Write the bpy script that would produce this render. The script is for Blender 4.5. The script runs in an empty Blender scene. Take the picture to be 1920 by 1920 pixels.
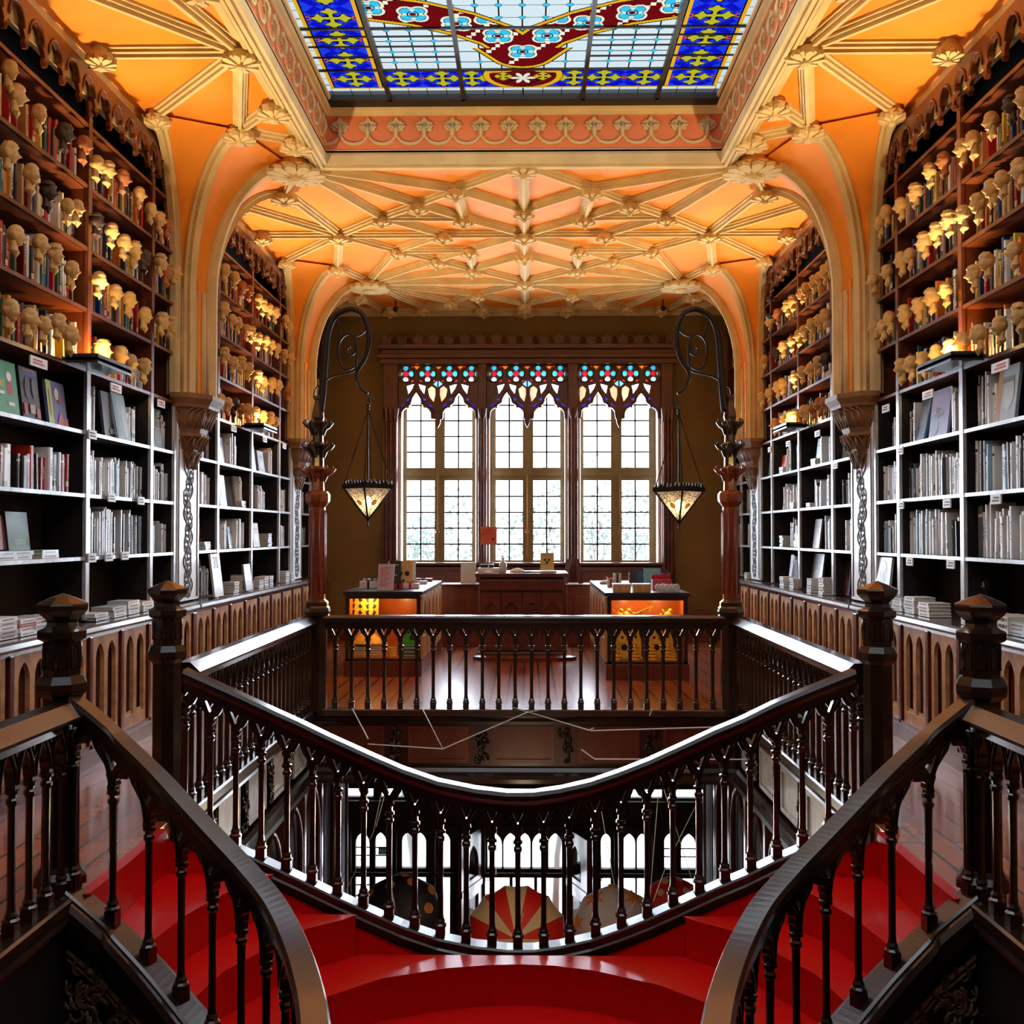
import bpy, bmesh, math, random
from math import sin, cos, pi, sqrt, radians, exp
from mathutils import Vector, Matrix, noise
SC = bpy.context.scene
COL = SC.collection
random.seed(7)
# ---------------------------------------------------------------- camera
F = 1960.0
CAMX, CAMZ = 0.05, 1.9
cam_d = bpy.data.cameras.new('camera'); cam = bpy.data.objects.new('camera', cam_d); COL.objects.link(cam)
cam_d.sensor_width = 36; cam_d.lens = 36 * F / 1920; cam_d.clip_start = 0.05; cam_d.clip_end = 200
cam.location = (CAMX, 0, CAMZ)
cam.rotation_euler = (radians(90 + 1.169), 0, radians(0.877))
SC.camera = cam
RM = cam.rotation_euler.to_matrix()
# ---------------------------------------------------------------- view
SC.view_settings.view_transform = 'Standard'; SC.view_settings.look = 'None'
SC.view_settings.exposure = 0.28; SC.view_settings.gamma = 1.0
SC.render.film_transparent = False
try:
    SC.cycles.use_denoising = True; SC.cycles.max_bounces = 7; SC.cycles.diffuse_bounces = 4
    SC.cycles.glossy_bounces = 3; SC.cycles.transmission_bounces = 4; SC.cycles.transparent_max_bounces = 10
    SC.cycles.sample_clamp_indirect = 4.0; SC.cycles.caustics_reflective = False; SC.cycles.caustics_refractive = False
    SC.cycles.use_adaptive_sampling = True
except Exception: pass
# ---------------------------------------------------------------- daylight: overcast sky outside
W = bpy.data.worlds.new('World'); SC.world = W; W.use_nodes = True
_n = W.node_tree.nodes; _l = W.node_tree.links
_bg = _n['Background']
_tc = _n.new('ShaderNodeTexCoord'); _sx = _n.new('ShaderNodeSeparateXYZ'); _cr = _n.new('ShaderNodeValToRGB')
_l.new(_tc.outputs['Generated'], _sx.inputs[0]); _l.new(_sx.outputs['Z'], _cr.inputs[0])
_cr.color_ramp.elements[0].position = 0.0; _cr.color_ramp.elements[0].color = (0.93, 0.96, 1.0, 1)
_cr.color_ramp.elements[1].position = 1.0; _cr.color_ramp.elements[1].color = (0.80, 0.90, 1.0, 1)
_l.new(_cr.outputs[0], _bg.inputs['Color']); _bg.inputs['Strength'].default_value = 5.0

def area(name, loc, rot, sx, sy, power, col, spread=None):
    d = bpy.data.lights.new(name, 'AREA'); d.shape = 'RECTANGLE'; d.size = sx; d.size_y = sy
    d.energy = power; d.color = col
    if spread: d.spread = spread
    o = bpy.data.objects.new(name, d); o.location = loc; o.rotation_euler = rot; COL.objects.link(o); return o
# daylight arriving through the big facade window and through the glass roof
area('window_daylight', (0, 19.7, 3.1), (radians(-90), 0, 0), 4.9, 3.6, 1400, (0.78, 0.89, 1.0))
area('skylight_daylight', (0, 6.7, 6.95), (0, 0, 0), 3.9, 7.6, 800, (0.96, 0.97, 1.0))
area('street_daylight', (0, 19.9, -3.9), (radians(-90), 0, 0), 6.0, 3.0, 260, (0.80, 0.9, 1.0))

def point(name, loc, power, col=(1.0, 0.55, 0.16), r=0.04, typ='POINT', rot=None, angle=150, blend=0.6):
    d = bpy.data.lights.new(name, typ); d.energy = power; d.color = col; d.shadow_soft_size = r
    if typ == 'SPOT': d.spot_size = radians(angle); d.spot_blend = blend
    o = bpy.data.objects.new(name, d); o.location = loc
    if rot: o.rotation_euler = rot
    COL.objects.link(o); return o

def px(u, v, Y):
    """world point on the depth plane Y seen at photo pixel (u, v)"""
    d = RM @ Vector(((u - 960) / F, (960 - v) / F, -1.0))
    t = Y / d.y
    return (CAMX + d.x * t, Y, CAMZ + d.z * t)
def pxw(u, v, X):
    d = RM @ Vector(((u - 960) / F, (960 - v) / F, -1.0))
    t = (X - CAMX) / d.x
    return (X, d.y * t, CAMZ + d.z * t)
def pxz(u, v, Z):
    d = RM @ Vector(((u - 960) / F, (960 - v) / F, -1.0))
    t = (Z - CAMZ) / d.z
    return (CAMX + d.x * t, d.y * t, Z)
def proj(p):
    q = RM.transposed() @ (Vector(p) - Vector((CAMX, 0, CAMZ)))
    if q.z > -0.05: return (-9999, -9999)
    return (960 + F * q.x / -q.z, 960 - F * q.y / -q.z)

# ---------------------------------------------------------------- materials
MATS = {}
def srgb(r, g, b):
    f = lambda c: (c / 255) / 12.92 if c / 255 <= 0.04045 else ((c / 255 + 0.055) / 1.055) ** 2.4
    return (f(r), f(g), f(b), 1)
def mat(name, col, rough=0.5, metal=0.0, coat=0.0, var=0.0, scale=6.0, bump=0.0, wood=False, attr=False, emit=None, estr=0.0, stretch=(1, 1, 1), spec=0.5, col2=None, bscale=None):
    m = bpy.data.materials.new(name); m.use_nodes = True
    nt = m.node_tree; N = nt.nodes; L = nt.links; b = N['Principled BSDF']
    b.inputs['Roughness'].default_value = rough; b.inputs['Metallic'].default_value = metal
    b.inputs['Coat Weight'].default_value = coat; b.inputs['Coat Roughness'].default_value = 0.12
    b.inputs['Specular IOR Level'].default_value = spec
    b.inputs['Base Color'].default_value = col
    if attr:
        a = N.new('ShaderNodeVertexColor'); a.layer_name = 'Col'; L.new(a.outputs[0], b.inputs['Base Color'])
    elif var > 0 or wood or col2:
        tc = N.new('ShaderNodeTexCoord'); mp = N.new('ShaderNodeMapping'); mp.inputs['Scale'].default_value = stretch
        L.new(tc.outputs['Object'], mp.inputs[0])
        nz = N.new('ShaderNodeTexNoise'); nz.inputs['Scale'].default_value = scale; nz.inputs['Detail'].default_value = 5
        L.new(mp.outputs[0], nz.inputs['Vector'])
        src = nz.outputs[0]
        cr = N.new('ShaderNodeValToRGB'); c2 = col2 or tuple(min(1, c * (1 + var)) for c in col[:3]) + (1,)
        c1 = col if col2 else tuple(c * (1 - var) for c in col[:3]) + (1,)
        cr.color_ramp.elements[0].position = 0.35; cr.color_ramp.elements[1].position = 0.65
        cr.color_ramp.elements[0].color = c1; cr.color_ramp.elements[1].color = c2
        L.new(src, cr.inputs[0]); L.new(cr.outputs[0], b.inputs['Base Color'])
        if bump:
            bp = N.new('ShaderNodeBump'); bp.inputs['Strength'].default_value = bump; bp.inputs['Distance'].default_value = 0.02
            if bscale:
                n2 = N.new('ShaderNodeTexNoise'); n2.inputs['Scale'].default_value = bscale; L.new(mp.outputs[0], n2.inputs['Vector']); src = n2.outputs[0]
            L.new(src, bp.inputs['Height']); L.new(bp.outputs[0], b.inputs['Normal'])
    if emit:
        b.inputs['Emission Color'].default_value = emit; b.inputs['Emission Strength'].default_value = estr
    MATS[name] = m; return m
mat('plaster_orange', srgb(242, 147, 34), 0.75, var=0.10, scale=1.3, bump=0.05, bscale=30)
mat('plaster_coral', srgb(222, 128, 78), 0.75, var=0.10, scale=1.3)
mat('rib_tan', srgb(214, 188, 136), 0.75, spec=0.25, var=0.10, scale=3)
mat('carved_brown', srgb(128, 92, 58), .45, coat=.3)
mat('stone_brown', srgb(128, 92, 62), 0.6, var=0.12, scale=8, bump=0.3)
mat('rail_wood', srgb(40, 23, 13), 0.30, coat=0.9, var=0.35, scale=5, stretch=(1, 1, .3), bump=0.05)
mat('red_wood', srgb(122, 48, 18), 0.28, coat=0.6, var=0.3, scale=4, stretch=(2, 2, .4))
mat('case_wood', srgb(98, 48, 24), 0.35, coat=0.3, var=0.3, scale=4, stretch=(1, 1, 1))
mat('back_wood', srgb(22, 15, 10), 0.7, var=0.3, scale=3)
mat('tan_wood', srgb(200, 152, 100), 0.4, coat=0.25, var=0.25, scale=3, stretch=(3, 3, .5), bump=0.08)
mat('niche_wood', srgb(176, 88, 34), 0.4, coat=0.3, var=0.2, scale=3)
mat('desk_wood', srgb(96, 42, 24), 0.35, coat=0.3, var=0.25, scale=3, stretch=(2, 2, .4))
mat('window_wood', srgb(84, 38, 22), 0.35, coat=0.2, var=0.3, scale=3)
mat('sash_olive', srgb(112, 94, 52), 0.5, var=0.12)
mat('grey_wood', srgb(176, 180, 186), 0.35, coat=0.4, var=0.2, scale=6, stretch=(3, 3, 1), bump=0.1)
mat('counter_top', srgb(110, 104, 104), 0.25, coat=1.0, var=0.15, scale=5)
mat('wall_olive', srgb(128, 104, 60), 0.85, var=0.10, scale=1.0)
mat('dark_wall', srgb(40, 28, 18), 0.8, var=0.2, scale=1.5)
mat('carpet_red', srgb(204, 2, 2), 0.40, coat=0.35, var=0.05, scale=30, spec=0.4)
mat('iron', srgb(30, 24, 20), 0.45, metal=0.5)
mat('brass', srgb(170, 110, 50), 0.35, metal=0.8)
mat('black_board', srgb(30, 32, 36), 0.35, coat=0.3)
mat('white_card', srgb(226, 226, 220), 0.5)
mat('white_reveal', srgb(240, 240, 240), 0.8)
mat('ink', srgb(20, 20, 22), 0.6)
mat('red_ink', srgb(190, 30, 30), 0.6)
mat('panel_paint', srgb(236, 240, 242), 0.5, coat=0.2, var=0.08)
mat('scroll_line', srgb(70, 84, 96), 0.5)
mat('book_cover', (1, 1, 1, 1), 0.45, coat=0.15, attr=True)
mat('cream_plaster', srgb(212, 172, 106), 0.6, var=0.10, scale=25)
mat('terracotta', srgb(170, 104, 58), 0.6, var=0.12, scale=25)
mat('dark_bronze', srgb(58, 40, 28), 0.5, var=0.2, scale=25)
mat('lead', srgb(16, 14, 16), 0.5)
mat('steel_bar', srgb(30, 26, 26), 0.5, metal=0.3)
mat('gold_gift', srgb(236, 178, 52), 0.45, var=0.15, scale=12)
mat('gift_red', srgb(180, 22, 40), 0.35, coat=0.3)
mat('paper', srgb(222, 214, 200), 0.7)
mat('plastic_clear', srgb(190, 200, 206), 0.15, coat=0.6)
mat('green_cover', srgb(60, 150, 50), 0.4)
mat('umbrella_red', srgb(206, 24, 18), 0.6)
mat('umbrella_cream', srgb(206, 176, 140), 0.6)
mat('umbrella_black', srgb(20, 18, 24), 0.6)
mat('umbrella_orange', srgb(196, 116, 50), 0.6)
mat('umbrella_lilac', srgb(176, 162, 170), 0.6)
mat('cord_white', srgb(220, 220, 220), 0.5)
mat('leaf_outside', srgb(130, 150, 146), 0.8)
mat('bark_outside', srgb(120, 120, 118), 0.8)
# plank floor
def floor_mat():
    m = bpy.data.materials.new('floor_planks'); m.use_nodes = True; N = m.node_tree.nodes; L = m.node_tree.links; b = N['Principled BSDF']
    tc = N.new('ShaderNodeTexCoord'); mp = N.new('ShaderNodeMapping'); mp.inputs['Rotation'].default_value = (0, 0, radians(90))
    L.new(tc.outputs['Object'], mp.inputs[0])
    br = N.new('ShaderNodeTexBrick'); br.inputs['Scale'].default_value = 1.0; br.inputs['Brick Width'].default_value = 2.6; br.inputs['Row Height'].default_value = 0.19
    br.inputs['Mortar Size'].default_value = 0.012; br.inputs['Color1'].default_value = srgb(196, 108, 52); br.inputs['Color2'].default_value = srgb(160, 80, 40); br.inputs['Mortar'].default_value = srgb(30, 14, 8)
    L.new(mp.outputs[0], br.inputs['Vector'])
    nz = N.new('ShaderNodeTexNoise'); nz.inputs['Scale'].default_value = 7; L.new(mp.outputs[0], nz.inputs['Vector'])
    mx = N.new('ShaderNodeMix'); mx.data_type = 'RGBA'; mx.blend_type = 'MULTIPLY'; mx.inputs[0].default_value = 0.35
    L.new(br.outputs['Color'], mx.inputs[6]); L.new(nz.outputs[0], mx.inputs[7]); L.new(mx.outputs[2], b.inputs['Base Color'])
    b.inputs['Roughness'].default_value = 0.26; b.inputs['Coat Weight'].default_value = 0.6; b.inputs['Coat Roughness'].default_value = 0.15
    bp = N.new('ShaderNodeBump'); bp.inputs['Strength'].default_value = 0.0; L.new(br.outputs['Fac'], bp.inputs['Height']); bp.invert = True; L.new(bp.outputs[0], b.inputs['Normal'])
    MATS['floor_planks'] = m
floor_mat()
def clear_glass(name, tint, gl=0.08):
    m = bpy.data.materials.new(name); m.use_nodes = True; N = m.node_tree.nodes; L = m.node_tree.links
    for n in list(N):
        if n.type != 'OUTPUT_MATERIAL': N.remove(n)
    t = N.new('ShaderNodeBsdfTransparent'); t.inputs[0].default_value = tint
    g = N.new('ShaderNodeBsdfGlossy'); g.inputs['Roughness'].default_value = 0.05; mx = N.new('ShaderNodeMixShader'); mx.inputs[0].default_value = gl
    L.new(t.outputs[0], mx.inputs[1]); L.new(g.outputs[0], mx.inputs[2]); L.new(mx.outputs[0], N['Material Output'].inputs[0]); MATS[name] = m
clear_glass('pane_glass', (0.97, 0.98, 1, 1), 0.04)
def stained(name, mul=1.0, trans=0.5):
    """coloured glass: part of the light passes straight, part is scattered; colour from the painted glass attribute"""
    m = bpy.data.materials.new(name); m.use_nodes = True; N = m.node_tree.nodes; L = m.node_tree.links
    for n in list(N):
        if n.type != 'OUTPUT_MATERIAL': N.remove(n)
    a = N.new('ShaderNodeVertexColor'); a.layer_name = 'Col'
    t = N.new('ShaderNodeBsdfTransparent'); d = N.new('ShaderNodeBsdfTranslucent'); mx = N.new('ShaderNodeMixShader'); mx.inputs[0].default_value = trans
    ml = N.new('ShaderNodeMix'); ml.data_type = 'RGBA'; ml.blend_type = 'MULTIPLY'; ml.inputs[0].default_value = 1.0; ml.inputs[7].default_value = (mul, mul, mul, 1)
    L.new(a.outputs[0], ml.inputs[6])
    L.new(ml.outputs[2], t.inputs[0]); L.new(a.outputs[0], d.inputs[0])
    L.new(t.outputs[0], mx.inputs[1]); L.new(d.outputs[0], mx.inputs[2]); L.new(mx.outputs[0], N['Material Output'].inputs[0]); MATS[name] = m
stained('roof_glass', 0.155, 0.015)
stained('tracery_glass', 0.40, 0.3)
def lantern_glass():
    m = bpy.data.materials.new('lantern_glass'); m.use_nodes = True; N = m.node_tree.nodes; L = m.node_tree.links
    for n in list(N):
        if n.type != 'OUTPUT_MATERIAL': N.remove(n)
    tc = N.new('ShaderNodeTexCoord'); nz = N.new('ShaderNodeTexNoise'); nz.inputs['Scale'].default_value = 60; L.new(tc.outputs['Object'], nz.inputs['Vector'])
    cr = N.new('ShaderNodeValToRGB'); cr.color_ramp.elements[0].color = (.25, .25, .26, 1); cr.color_ramp.elements[1].color = (1, 1, 1, 1)
    cr.color_ramp.elements[0].position = .42; cr.color_ramp.elements[1].position = .55; L.new(nz.outputs[0], cr.inputs[0])
    t = N.new('ShaderNodeBsdfTransparent'); L.new(cr.outputs[0], t.inputs[0])
    d = N.new('ShaderNodeBsdfTranslucent'); L.new(cr.outputs[0], d.inputs[0]); g = N.new('ShaderNodeBsdfDiffuse'); L.new(cr.outputs[0], g.inputs[0])
    m1 = N.new('ShaderNodeMixShader'); m1.inputs[0].default_value = .5; L.new(d.outputs[0], m1.inputs[1]); L.new(g.outputs[0], m1.inputs[2])
    m2 = N.new('ShaderNodeMixShader'); m2.inputs[0].default_value = .65; L.new(t.outputs[0], m2.inputs[1]); L.new(m1.outputs[0], m2.inputs[2])
    L.new(m2.outputs[0], N['Material Output'].inputs[0]); MATS['lantern_glass'] = m
lantern_glass()
mat('bulb_glow', (1, .7, .3, 1), emit=(1, .62, .22, 1), estr=40)

# ---------------------------------------------------------------- mesh builder
class MB:
    def __init__(s): s.v = []; s.f = []; s.mi = []; s.c = []; s.M = None; s.sm = []
    def add(s, vs, fs, mi=0, col=None, smooth=False):
        o = len(s.v)
        if s.M is not None: vs = [s.M @ Vector(p) for p in vs]
        s.v.extend([tuple(p) for p in vs])
        for f in fs:
            s.f.append([i + o for i in f]); s.mi.append(mi); s.c.append(col); s.sm.append(smooth)
        return s
    def box(s, x0, x1, y0, y1, z0, z1, mi=0, col=None):
        vs = [(x0, y0, z0), (x1, y0, z0), (x1, y1, z0), (x0, y1, z0), (x0, y0, z1), (x1, y0, z1), (x1, y1, z1), (x0, y1, z1)]
        return s.add(vs, [(0, 3, 2, 1), (4, 5, 6, 7), (0, 1, 5, 4), (1, 2, 6, 5), (2, 3, 7, 6), (3, 0, 4, 7)], mi, col)
    def cbox(s, c, d, mi=0, col=None):
        return s.box(c[0] - d[0] / 2, c[0] + d[0] / 2, c[1] - d[1] / 2, c[1] + d[1] / 2, c[2] - d[2] / 2, c[2] + d[2] / 2, mi, col)
    def lathe(s, prof, cx=0, cy=0, n=12, mi=0, smooth=False, off=0.5, sx=1, sy=1, col=None):
        vs = []; fs = []
        for r, z in prof:
            for k in range(n):
                a = 2 * pi * (k + off) / n
                vs.append((cx + r * cos(a) * sx, cy + r * sin(a) * sy, z))
        for j in range(len(prof) - 1):
            for k in range(n):
                k2 = (k + 1) % n
                fs.append((j * n + k, j * n + k2, (j + 1) * n + k2, (j + 1) * n + k))
        fs.append(tuple(range(n))[::-1]); fs.append(tuple(range((len(prof) - 1) * n, len(prof) * n)))
        return s.add(vs, fs, mi, col, smooth)
    def tube(s, pts, r, n=6, mi=0, smooth=True, closed=False, flat=1.0):
        P = [Vector(p) for p in pts]; vs = []; fs = []; m = len(P)
        rs = r if isinstance(r, (list, tuple)) else [r] * m
        up = None
        for i in range(m):
            a = P[i - 1] if (i > 0 or closed) else P[i]; b = P[(i + 1) % m] if (i < m - 1 or closed) else P[i]
            t = (b - a).normalized() if (b - a).length > 1e-9 else Vector((0, 0, 1))
            if up is None:
                up = Vector((0, 0, 1)) if abs(t.z) < .9 else Vector((1, 0, 0))
            s1 = t.cross(up)
            if s1.length < 1e-6: s1 = t.cross(Vector((1, .3, 0)))
            s1.normalize(); up = s1.cross(t).normalized()
            for k in range(n):
                a2 = 2 * pi * k / n
                vs.append(P[i] + s1 * (cos(a2) * rs[i] * flat) + up * (sin(a2) * rs[i]))
        for i in range(m if closed else m - 1):
            for k in range(n):
                k2 = (k + 1) % n; j = (i + 1) % m
                fs.append((i * n + k, i * n + k2, j * n + k2, j * n + k))
        if not closed:
            fs.append(tuple(range(n))[::-1]); fs.append(tuple(range((m - 1) * n, m * n)))
        return s.add(vs, fs, mi, None, smooth)
    def sweep(s, prof, pts, mi=0, closed=False, vert=True, cap=True):
        """profile points (t, h): t along the horizontal right-hand normal of the path, h up; vertical cuts"""
        P = [Vector(p) for p in pts]; m = len(P); n = len(prof); vs = []; fs = []
        for i in range(m):
            a = P[i - 1] if (i > 0 or closed) else P[i]; b = P[(i + 1) % m] if (i < m - 1 or closed) else P[i]
            d1 = (P[i] - a); d2 = (b - P[i]); d1.z = 0; d2.z = 0
            if d1.length < 1e-6: d1 = d2
            if d2.length < 1e-6: d2 = d1
            d1 = d1.normalized(); d2 = d2.normalized(); n1 = Vector((d1.y, -d1.x, 0)); n2 = Vector((d2.y, -d2.x, 0))
            nn = (n1 + n2)
            nn = nn.normalized() if nn.length > 1e-6 else n1
            sc = 1 / max(.4, nn.dot(n1))
            if vert:
                for t, h in prof: vs.append(P[i] + nn * (t * sc) + Vector((0, 0, h)))
            else:
                T = (b - a).normalized(); U = nn.cross(T).normalized()
                if vert is False and U.z < 0 and abs(T.z) < .99: pass
                for t, h in prof: vs.append(P[i] + nn * (t * sc) + U * h)
        for i in range(m if closed else m - 1):
            j = (i + 1) % m
            for k in range(n):
                k2 = (k + 1) % n
                fs.append((i * n + k, j * n + k, j * n + k2, i * n + k2))
        if not closed and cap:
            fs.append(tuple(range(n))); fs.append(tuple(range((m - 1) * n, m * n))[::-1])
        return s.add(vs, fs, mi)
    def data(s, name, mats):
        me = bpy.data.meshes.new(name); me.from_pydata(s.v, [], s.f)
        for m in mats: me.materials.append(MATS[m])
        if len(mats) > 1: me.polygons.foreach_set('material_index', s.mi)
        me.polygons.foreach_set('use_smooth', s.sm)
        if any(c is not None for c in s.c):
            ca = me.color_attributes.new('Col', 'BYTE_COLOR', 'CORNER'); buf = []
            for f, c in zip(s.f, s.c):
                buf.extend((tuple(c or (1, 1, 1, 1))) * len(f))
            ca.data.foreach_set('color', buf)
        me.update(); return me
    def build(s, name, mats, parent=None, loc=None, bevel=0, **kw):
        if isinstance(mats, str): mats = [mats]
        o = bpy.data.objects.new(name, s.data(name, mats)); COL.objects.link(o)
        if bevel:
            md = o.modifiers.new('edge', 'BEVEL'); md.width = bevel; md.segments = 2; md.limit_method = 'ANGLE'
        if loc: o.location = loc
        if parent: o.parent = parent
        tag(o, **kw); return o
def tag(o, label=None, cat=None, group=None, kind=None):
    if label: o['label'] = label
    if cat: o['category'] = cat
    if group: o['group'] = group
    if kind: o['kind'] = kind
    return o
def empty(name, label, cat, loc=(0, 0, 0), group=None, kind=None):
    o = bpy.data.objects.new(name, None); COL.objects.link(o); o.location = loc; o.empty_display_size = .1
    return tag(o, label, cat, group, kind)
def put(me, name, parent=None, loc=None, rz=0, scale=None, **kw):
    o = bpy.data.objects.new(name, me); COL.objects.link(o)
    if loc: o.location = loc
    if rz: o.rotation_euler = (0, 0, rz)
    if scale: o.scale = scale
    if parent: o.parent = parent
    tag(o, **kw); return o
def local(e, mb):
    """shift a builder's world-space vertices into the space of its parent empty"""
    l = e.location; mb.v = [(p[0] - l.x, p[1] - l.y, p[2] - l.z) for p in mb.v]; return mb
def plate(loops, thick=0.02, z0=None):
    """filled 2-D outline with holes -> (verts, faces) in the XY plane, extruded along Z"""
    cu = bpy.data.curves.new('t', 'CURVE'); cu.dimensions = '2D'; cu.fill_mode = 'BOTH'; cu.extrude = thick / 2
    for lp in loops:
        sp = cu.splines.new('POLY'); sp.points.add(len(lp) - 1)
        for i, p in enumerate(lp): sp.points[i].co = (p[0], p[1], 0, 1)
        sp.use_cyclic_u = True
    ob = bpy.data.objects.new('t', cu); me = bpy.data.meshes.new_from_object(ob)
    vs = [tuple(v.co) for v in me.vertices]; fs = [tuple(p.vertices) for p in me.polygons]
    bpy.data.objects.remove(ob); bpy.data.curves.remove(cu); bpy.data.meshes.remove(me)
    return vs, fs
def text_mesh(body, size, thick=0.002, align='CENTER'):
    cu = bpy.data.curves.new('t', 'FONT'); cu.body = body; cu.size = size; cu.extrude = thick / 2; cu.align_x = align; cu.align_y = 'CENTER'; cu.resolution_u = 2
    ob = bpy.data.objects.new('t', cu); me = bpy.data.meshes.new_from_object(ob)
    vs = [tuple(v.co) for v in me.vertices]; fs = [tuple(p.vertices) for p in me.polygons]
    bpy.data.objects.remove(ob); bpy.data.curves.remove(cu); bpy.data.meshes.remove(me)
    return vs, fs
XZ = Matrix(((1, 0, 0, 0), (0, 0, -1, 0), (0, 1, 0, 0), (0, 0, 0, 1)))     # XY drawing -> XZ plane facing -Y
def wall_M(side, x, y, z):
    """drawing x -> along the wall (reading left to right from the room), drawing y -> up, thickness toward the room"""
    if side < 0: return Matrix(((0, 0, 1, x), (1, 0, 0, y), (0, 1, 0, z), (0, 0, 0, 1)))
    return Matrix(((0, 0, -1, x), (-1, 0, 0, y), (0, 1, 0, z), (0, 0, 0, 1)))
def lancet(cx, z0, z1, hw, n=7, cusp=0.0):
    """pointed arch outline, springing so that it closes at z1"""
    rise = hw * 1.6; zs = z1 - rise; R = (hw * hw + rise * rise) / (2 * hw); pts = [(cx - hw, z0), (cx + hw, z0)]
    for i in range(n + 1):
        a = math.asin(min(1, rise / R)) * i / n
        pts.append((cx + hw - R + R * cos(a), zs + R * sin(a)))
    for i in range(n - 1, -1, -1):
        a = math.asin(min(1, rise / R)) * i / n
        pts.append((cx - hw + R - R * cos(a), zs + R * sin(a)))
    if cusp:
        out = []
        for (x, z) in pts:
            out.append((x, z))
        return out
    return pts
def circ(cx, cy, r, n=14, ph=0):
    return [(cx + r * cos(2 * pi * k / n + ph), cy + r * sin(2 * pi * k / n + ph)) for k in range(n)]
def quatre(cx, cy, r, n=24):
    pts = []
    for k in range(n):
        a = 2 * pi * k / n; q = r * (0.62 + 0.38 * abs(cos(2 * a)) ** .6); pts.append((cx + q * cos(a), cy + q * sin(a)))
    return pts
SIDE = {-1: 'left', 1: 'right'}
# ================================================================ STRUCTURE
XS = 3.70          # plane of the shelf fronts
XW = 4.15          # side walls behind the bookcases
YB = 19.0          # facade wall
ZC = 5.98          # ceiling panels
SKX, SKY0, SKY1 = 2.15, -1.2, 11.2
FX = 2.32          # edge of the well
# floor: gallery around the well
mb = MB()
mb.box(-XW, -FX, -2, YB, -0.12, 0, 0); mb.box(FX, XW, -2, YB, -0.12, 0, 0); mb.box(-FX, FX, 11.35, YB, -0.12, 0, 0); mb.box(-FX, FX, -2, 1.2, -0.12, 0, 0)
mb.build('floor', 'floor_planks', kind='structure')
# slab of the gallery and its soffit
mb = MB()
mb.box(-XW, -FX - .02, -2, YB, -0.75, -0.12); mb.box(FX + .02, XW, -2, YB, -0.75, -0.12); mb.box(-FX - .02, FX + .02, 11.4, YB, -0.75, -0.12); mb.box(-FX, FX, -2, 1.2, -0.75, -.12)
mb.build('trim_1', 'back_wood', kind='structure')
for s in (-1, 1):
    mb = MB(); mb.box(s * XW, s * (XW + .2), -2, YB + .3, -7.2, 6.2); mb.build('wall_' + SIDE[s], 'dark_wall', kind='structure')
mb = MB(); mb.box(-XW - .2, XW + .2, -2.2, -2, -7.2, 6.2); mb.build('wall_front', 'dark_wall', kind='structure')
# ground floor
mb = MB(); mb.box(-XW, XW, -2, 26, -7.2, -7.0); mb.build('floor', 'floor_planks', kind='structure')

# ---- facade wall: openings for the upper window and the street front
KW = 18.75 / F
KS = 19.22 / F
def sx_(u): return (u - 990) * KS + 0.05
def sz_(v): return CAMZ + (1000 - v) * KS
def wx(u): return (u - 990) * KW + 0.05
def wz(v): return CAMZ + (1000 - v) * KW
WX0, WX1, WZ0, WZ1 = wx(722), wx(1256), wz(1060), wz(682)
mb = MB()
mb.box(-XW, WX0, YB, YB + .35, -.75, 6.2); mb.box(WX1, XW, YB, YB + .35, -.75, 6.2); mb.box(WX0, WX1, YB, YB + .35, WZ1, 6.2); mb.box(WX0, WX1, YB, YB + .35, -.75, WZ0)
mb.build('wall_back', 'wall_olive', kind='structure')
mb = MB()
for x0, x1 in ((-XW, -2.7), (2.78, XW)): mb.box(x0 + .02, x1, YB - .03, YB, 0, .22)
mb.build('baseboard_back', 'desk_wood', kind='structure', bevel=.01)
# ---- panelling under the window
e = empty('trim_2', None, None, (0, 18.85, 0), kind='structure')
mb = MB(); mb.box(WX0 - .1, WX1 + .1, 18.86, 18.99, 0, WZ0 - .02); mb.box(WX0 - .1, WX1 + .1, 18.80, 18.99, WZ0 - .10, WZ0 - .03); mb.box(WX0 - .1, WX1 + .1, 18.80, 18.99, .0, .2)
local(e, mb).build('board', ['desk_wood'], e, bevel=.008)
mb = MB(); n = 9
for i in range(n):
    a = WX0 + (WX1 - WX0) * i / n; b = WX0 + (WX1 - WX0) * (i + 1) / n
    mb.box(a + .06, b - .06, 18.83, 18.87, .28, WZ0 - .2)
local(e, mb).build('raised_panel', ['desk_wood'], e, bevel=.012)

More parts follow.
